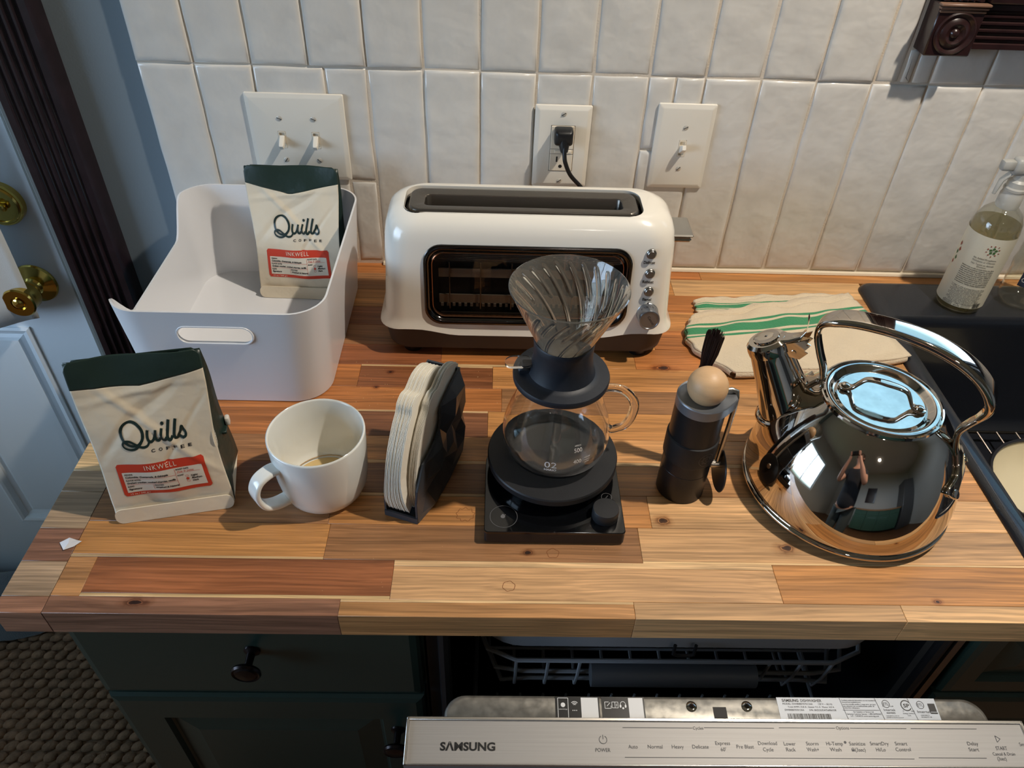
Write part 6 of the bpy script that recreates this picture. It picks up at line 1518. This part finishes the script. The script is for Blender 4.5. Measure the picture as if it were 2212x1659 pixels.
tee = [((.46, -1.42, Z(.86)), (.200, .150)), ((.46, -1.42, Z(1.08)), (.168, .125)), TJ[2], ((.46, -1.395, Z(1.455)), (.10, .088)), (J[18][0], .074), ((.248, -1.315, Z(1.32)), .066), (J[23][0], .074), ((.677, -1.315, Z(1.32)), .066)]
skinned('tee_shirt', tee, [(0, 1), (1, 2), (2, 3), (3, 4), (4, 5), (3, 6), (6, 7)], TEE, pe)
tro = [((.46, -1.42, Z(1.01)), (.165, .120)), ((.37, -1.425, Z(.88)), .106), ((.365, -1.40, Z(.50)), .078), ((.36, -1.45, Z(.12)), .066), ((.55, -1.425, Z(.88)), .106), ((.555, -1.40, Z(.50)), .078), ((.56, -1.45, Z(.12)), .066)]
skinned('trousers', tro, [(0, 1), (1, 2), (2, 3), (0, 4), (4, 5), (5, 6)], TRO, pe)
mb = MB()
for sg in (-1, 1): mb.lathe([(.05*math.sin(PI*k/10)+.0001, -.04*math.cos(PI*k/10)) for k in range(11)], n=16, M=Matrix.Translation((.46+sg*.10, -1.37, Z(.04))) @ Matrix.Diagonal((1, 2.6, 1, 1)))
make('shoe', mb, BLACKP, pe)
mb = MB(); mb.lathe([(.098*math.sin(PI*k/16)+.0001, -.105*math.cos(PI*k/16)) for k in range(4, 17)], n=28, M=Matrix.Translation((.46, -1.375, Z(1.735))) @ Matrix.Rotation(.55, 4, 'X')); make('hair', mb, HAIRM, pe)
mb = MB()
mb.add([(.46, -1.232, Z(1.690)), (.448, -1.246, Z(1.672)), (.472, -1.246, Z(1.672)), (.460, -1.250, Z(1.715)), (.46, -1.25, Z(1.668))], [(0, 1, 3), (0, 3, 2), (0, 2, 4), (0, 4, 1)]); make('nose', mb, SKINM, pe)
for sg in (-1, 1):
    make('eye', MB().lathe([(.011*math.sin(PI*k/8)+.0001, -.011*math.cos(PI*k/8)) for k in range(9)], .46+sg*.030, -1.252, 14).__class__() if False else MB().lathe([(.011*math.sin(PI*k/8)+.0001, Z(1.712)-.011*math.cos(PI*k/8)) for k in range(9)], .46+sg*.030, -1.254, 14), mat('eye_dark', srgb(50, 40, 34), .2), pe)
    make('ear', MB().lathe([(.022*math.sin(PI*k/8)+.0001, -.010*math.cos(PI*k/8)) for k in range(9)], n=14, M=Matrix.Translation((.46+sg*.082, -1.345, Z(1.69))) @ Matrix.Rotation(PI/2, 4, 'Y')), SKINM, pe)
make('mouth', MB().tube([(.438, -1.246, Z(1.645)), (.46, -1.240, Z(1.643)), (.482, -1.246, Z(1.645))], .004, 6), mat('lip', srgb(160, 92, 84), .5), pe)
# phone held just behind the viewpoint; fingers close on its long edges
ph = thing('phone', 'dark phone held up in both hands in front of the face', 'phone', (.474, -1.046, .640))
Mp = co.matrix_world.copy(); Mp.translation = Vector((0, 0, 0)); Mp = Matrix.Translation(Vector((.4749, -1.0231, .6494))-F*.016) @ Mp
mb = MB(); mb.box(-.075, .075, -.055, .020, -.004, .004, .003, seg=2); mb.v = [tuple(Mp @ Vector(v)) for v in mb.v]; make('phone_body', mb, BLACKG, ph)
for sg, wr_ in ((-1, J[22][0]), (1, J[27][0])):
    for k, (ly, L_) in enumerate(((.012, .9), (-.004, 1.0), (-.020, .95), (-.036, .8))):
        t_ = Mp @ Vector((sg*.070*1.0, ly, -.010)); kn_ = Mp @ Vector((sg*.092, ly-.004, .004)); r0_ = Vector(wr_)+Vector((0, 0, .006-.004*k))
        tip = Mp @ Vector((sg*(.060-.006*(L_-.8)*10*.2), ly, .0095 if False else -.0125))
        skinned('finger', [(tuple(r0_), .0090), (tuple(kn_), .0085), (tuple(t_), .0078), (tuple(tip), .0068)], [(0, 1), (1, 2), (2, 3)], SKINM, pe, subs=1)
    th0 = Vector(wr_); skinned('thumb', [(tuple(th0), .012), (tuple(Mp @ Vector((sg*.080, -.050, .016))), .0100), (tuple(Mp @ Vector((sg*.058, -.040, .0150))), .0085)], [(0, 1), (1, 2)], SKINM, pe, subs=1)
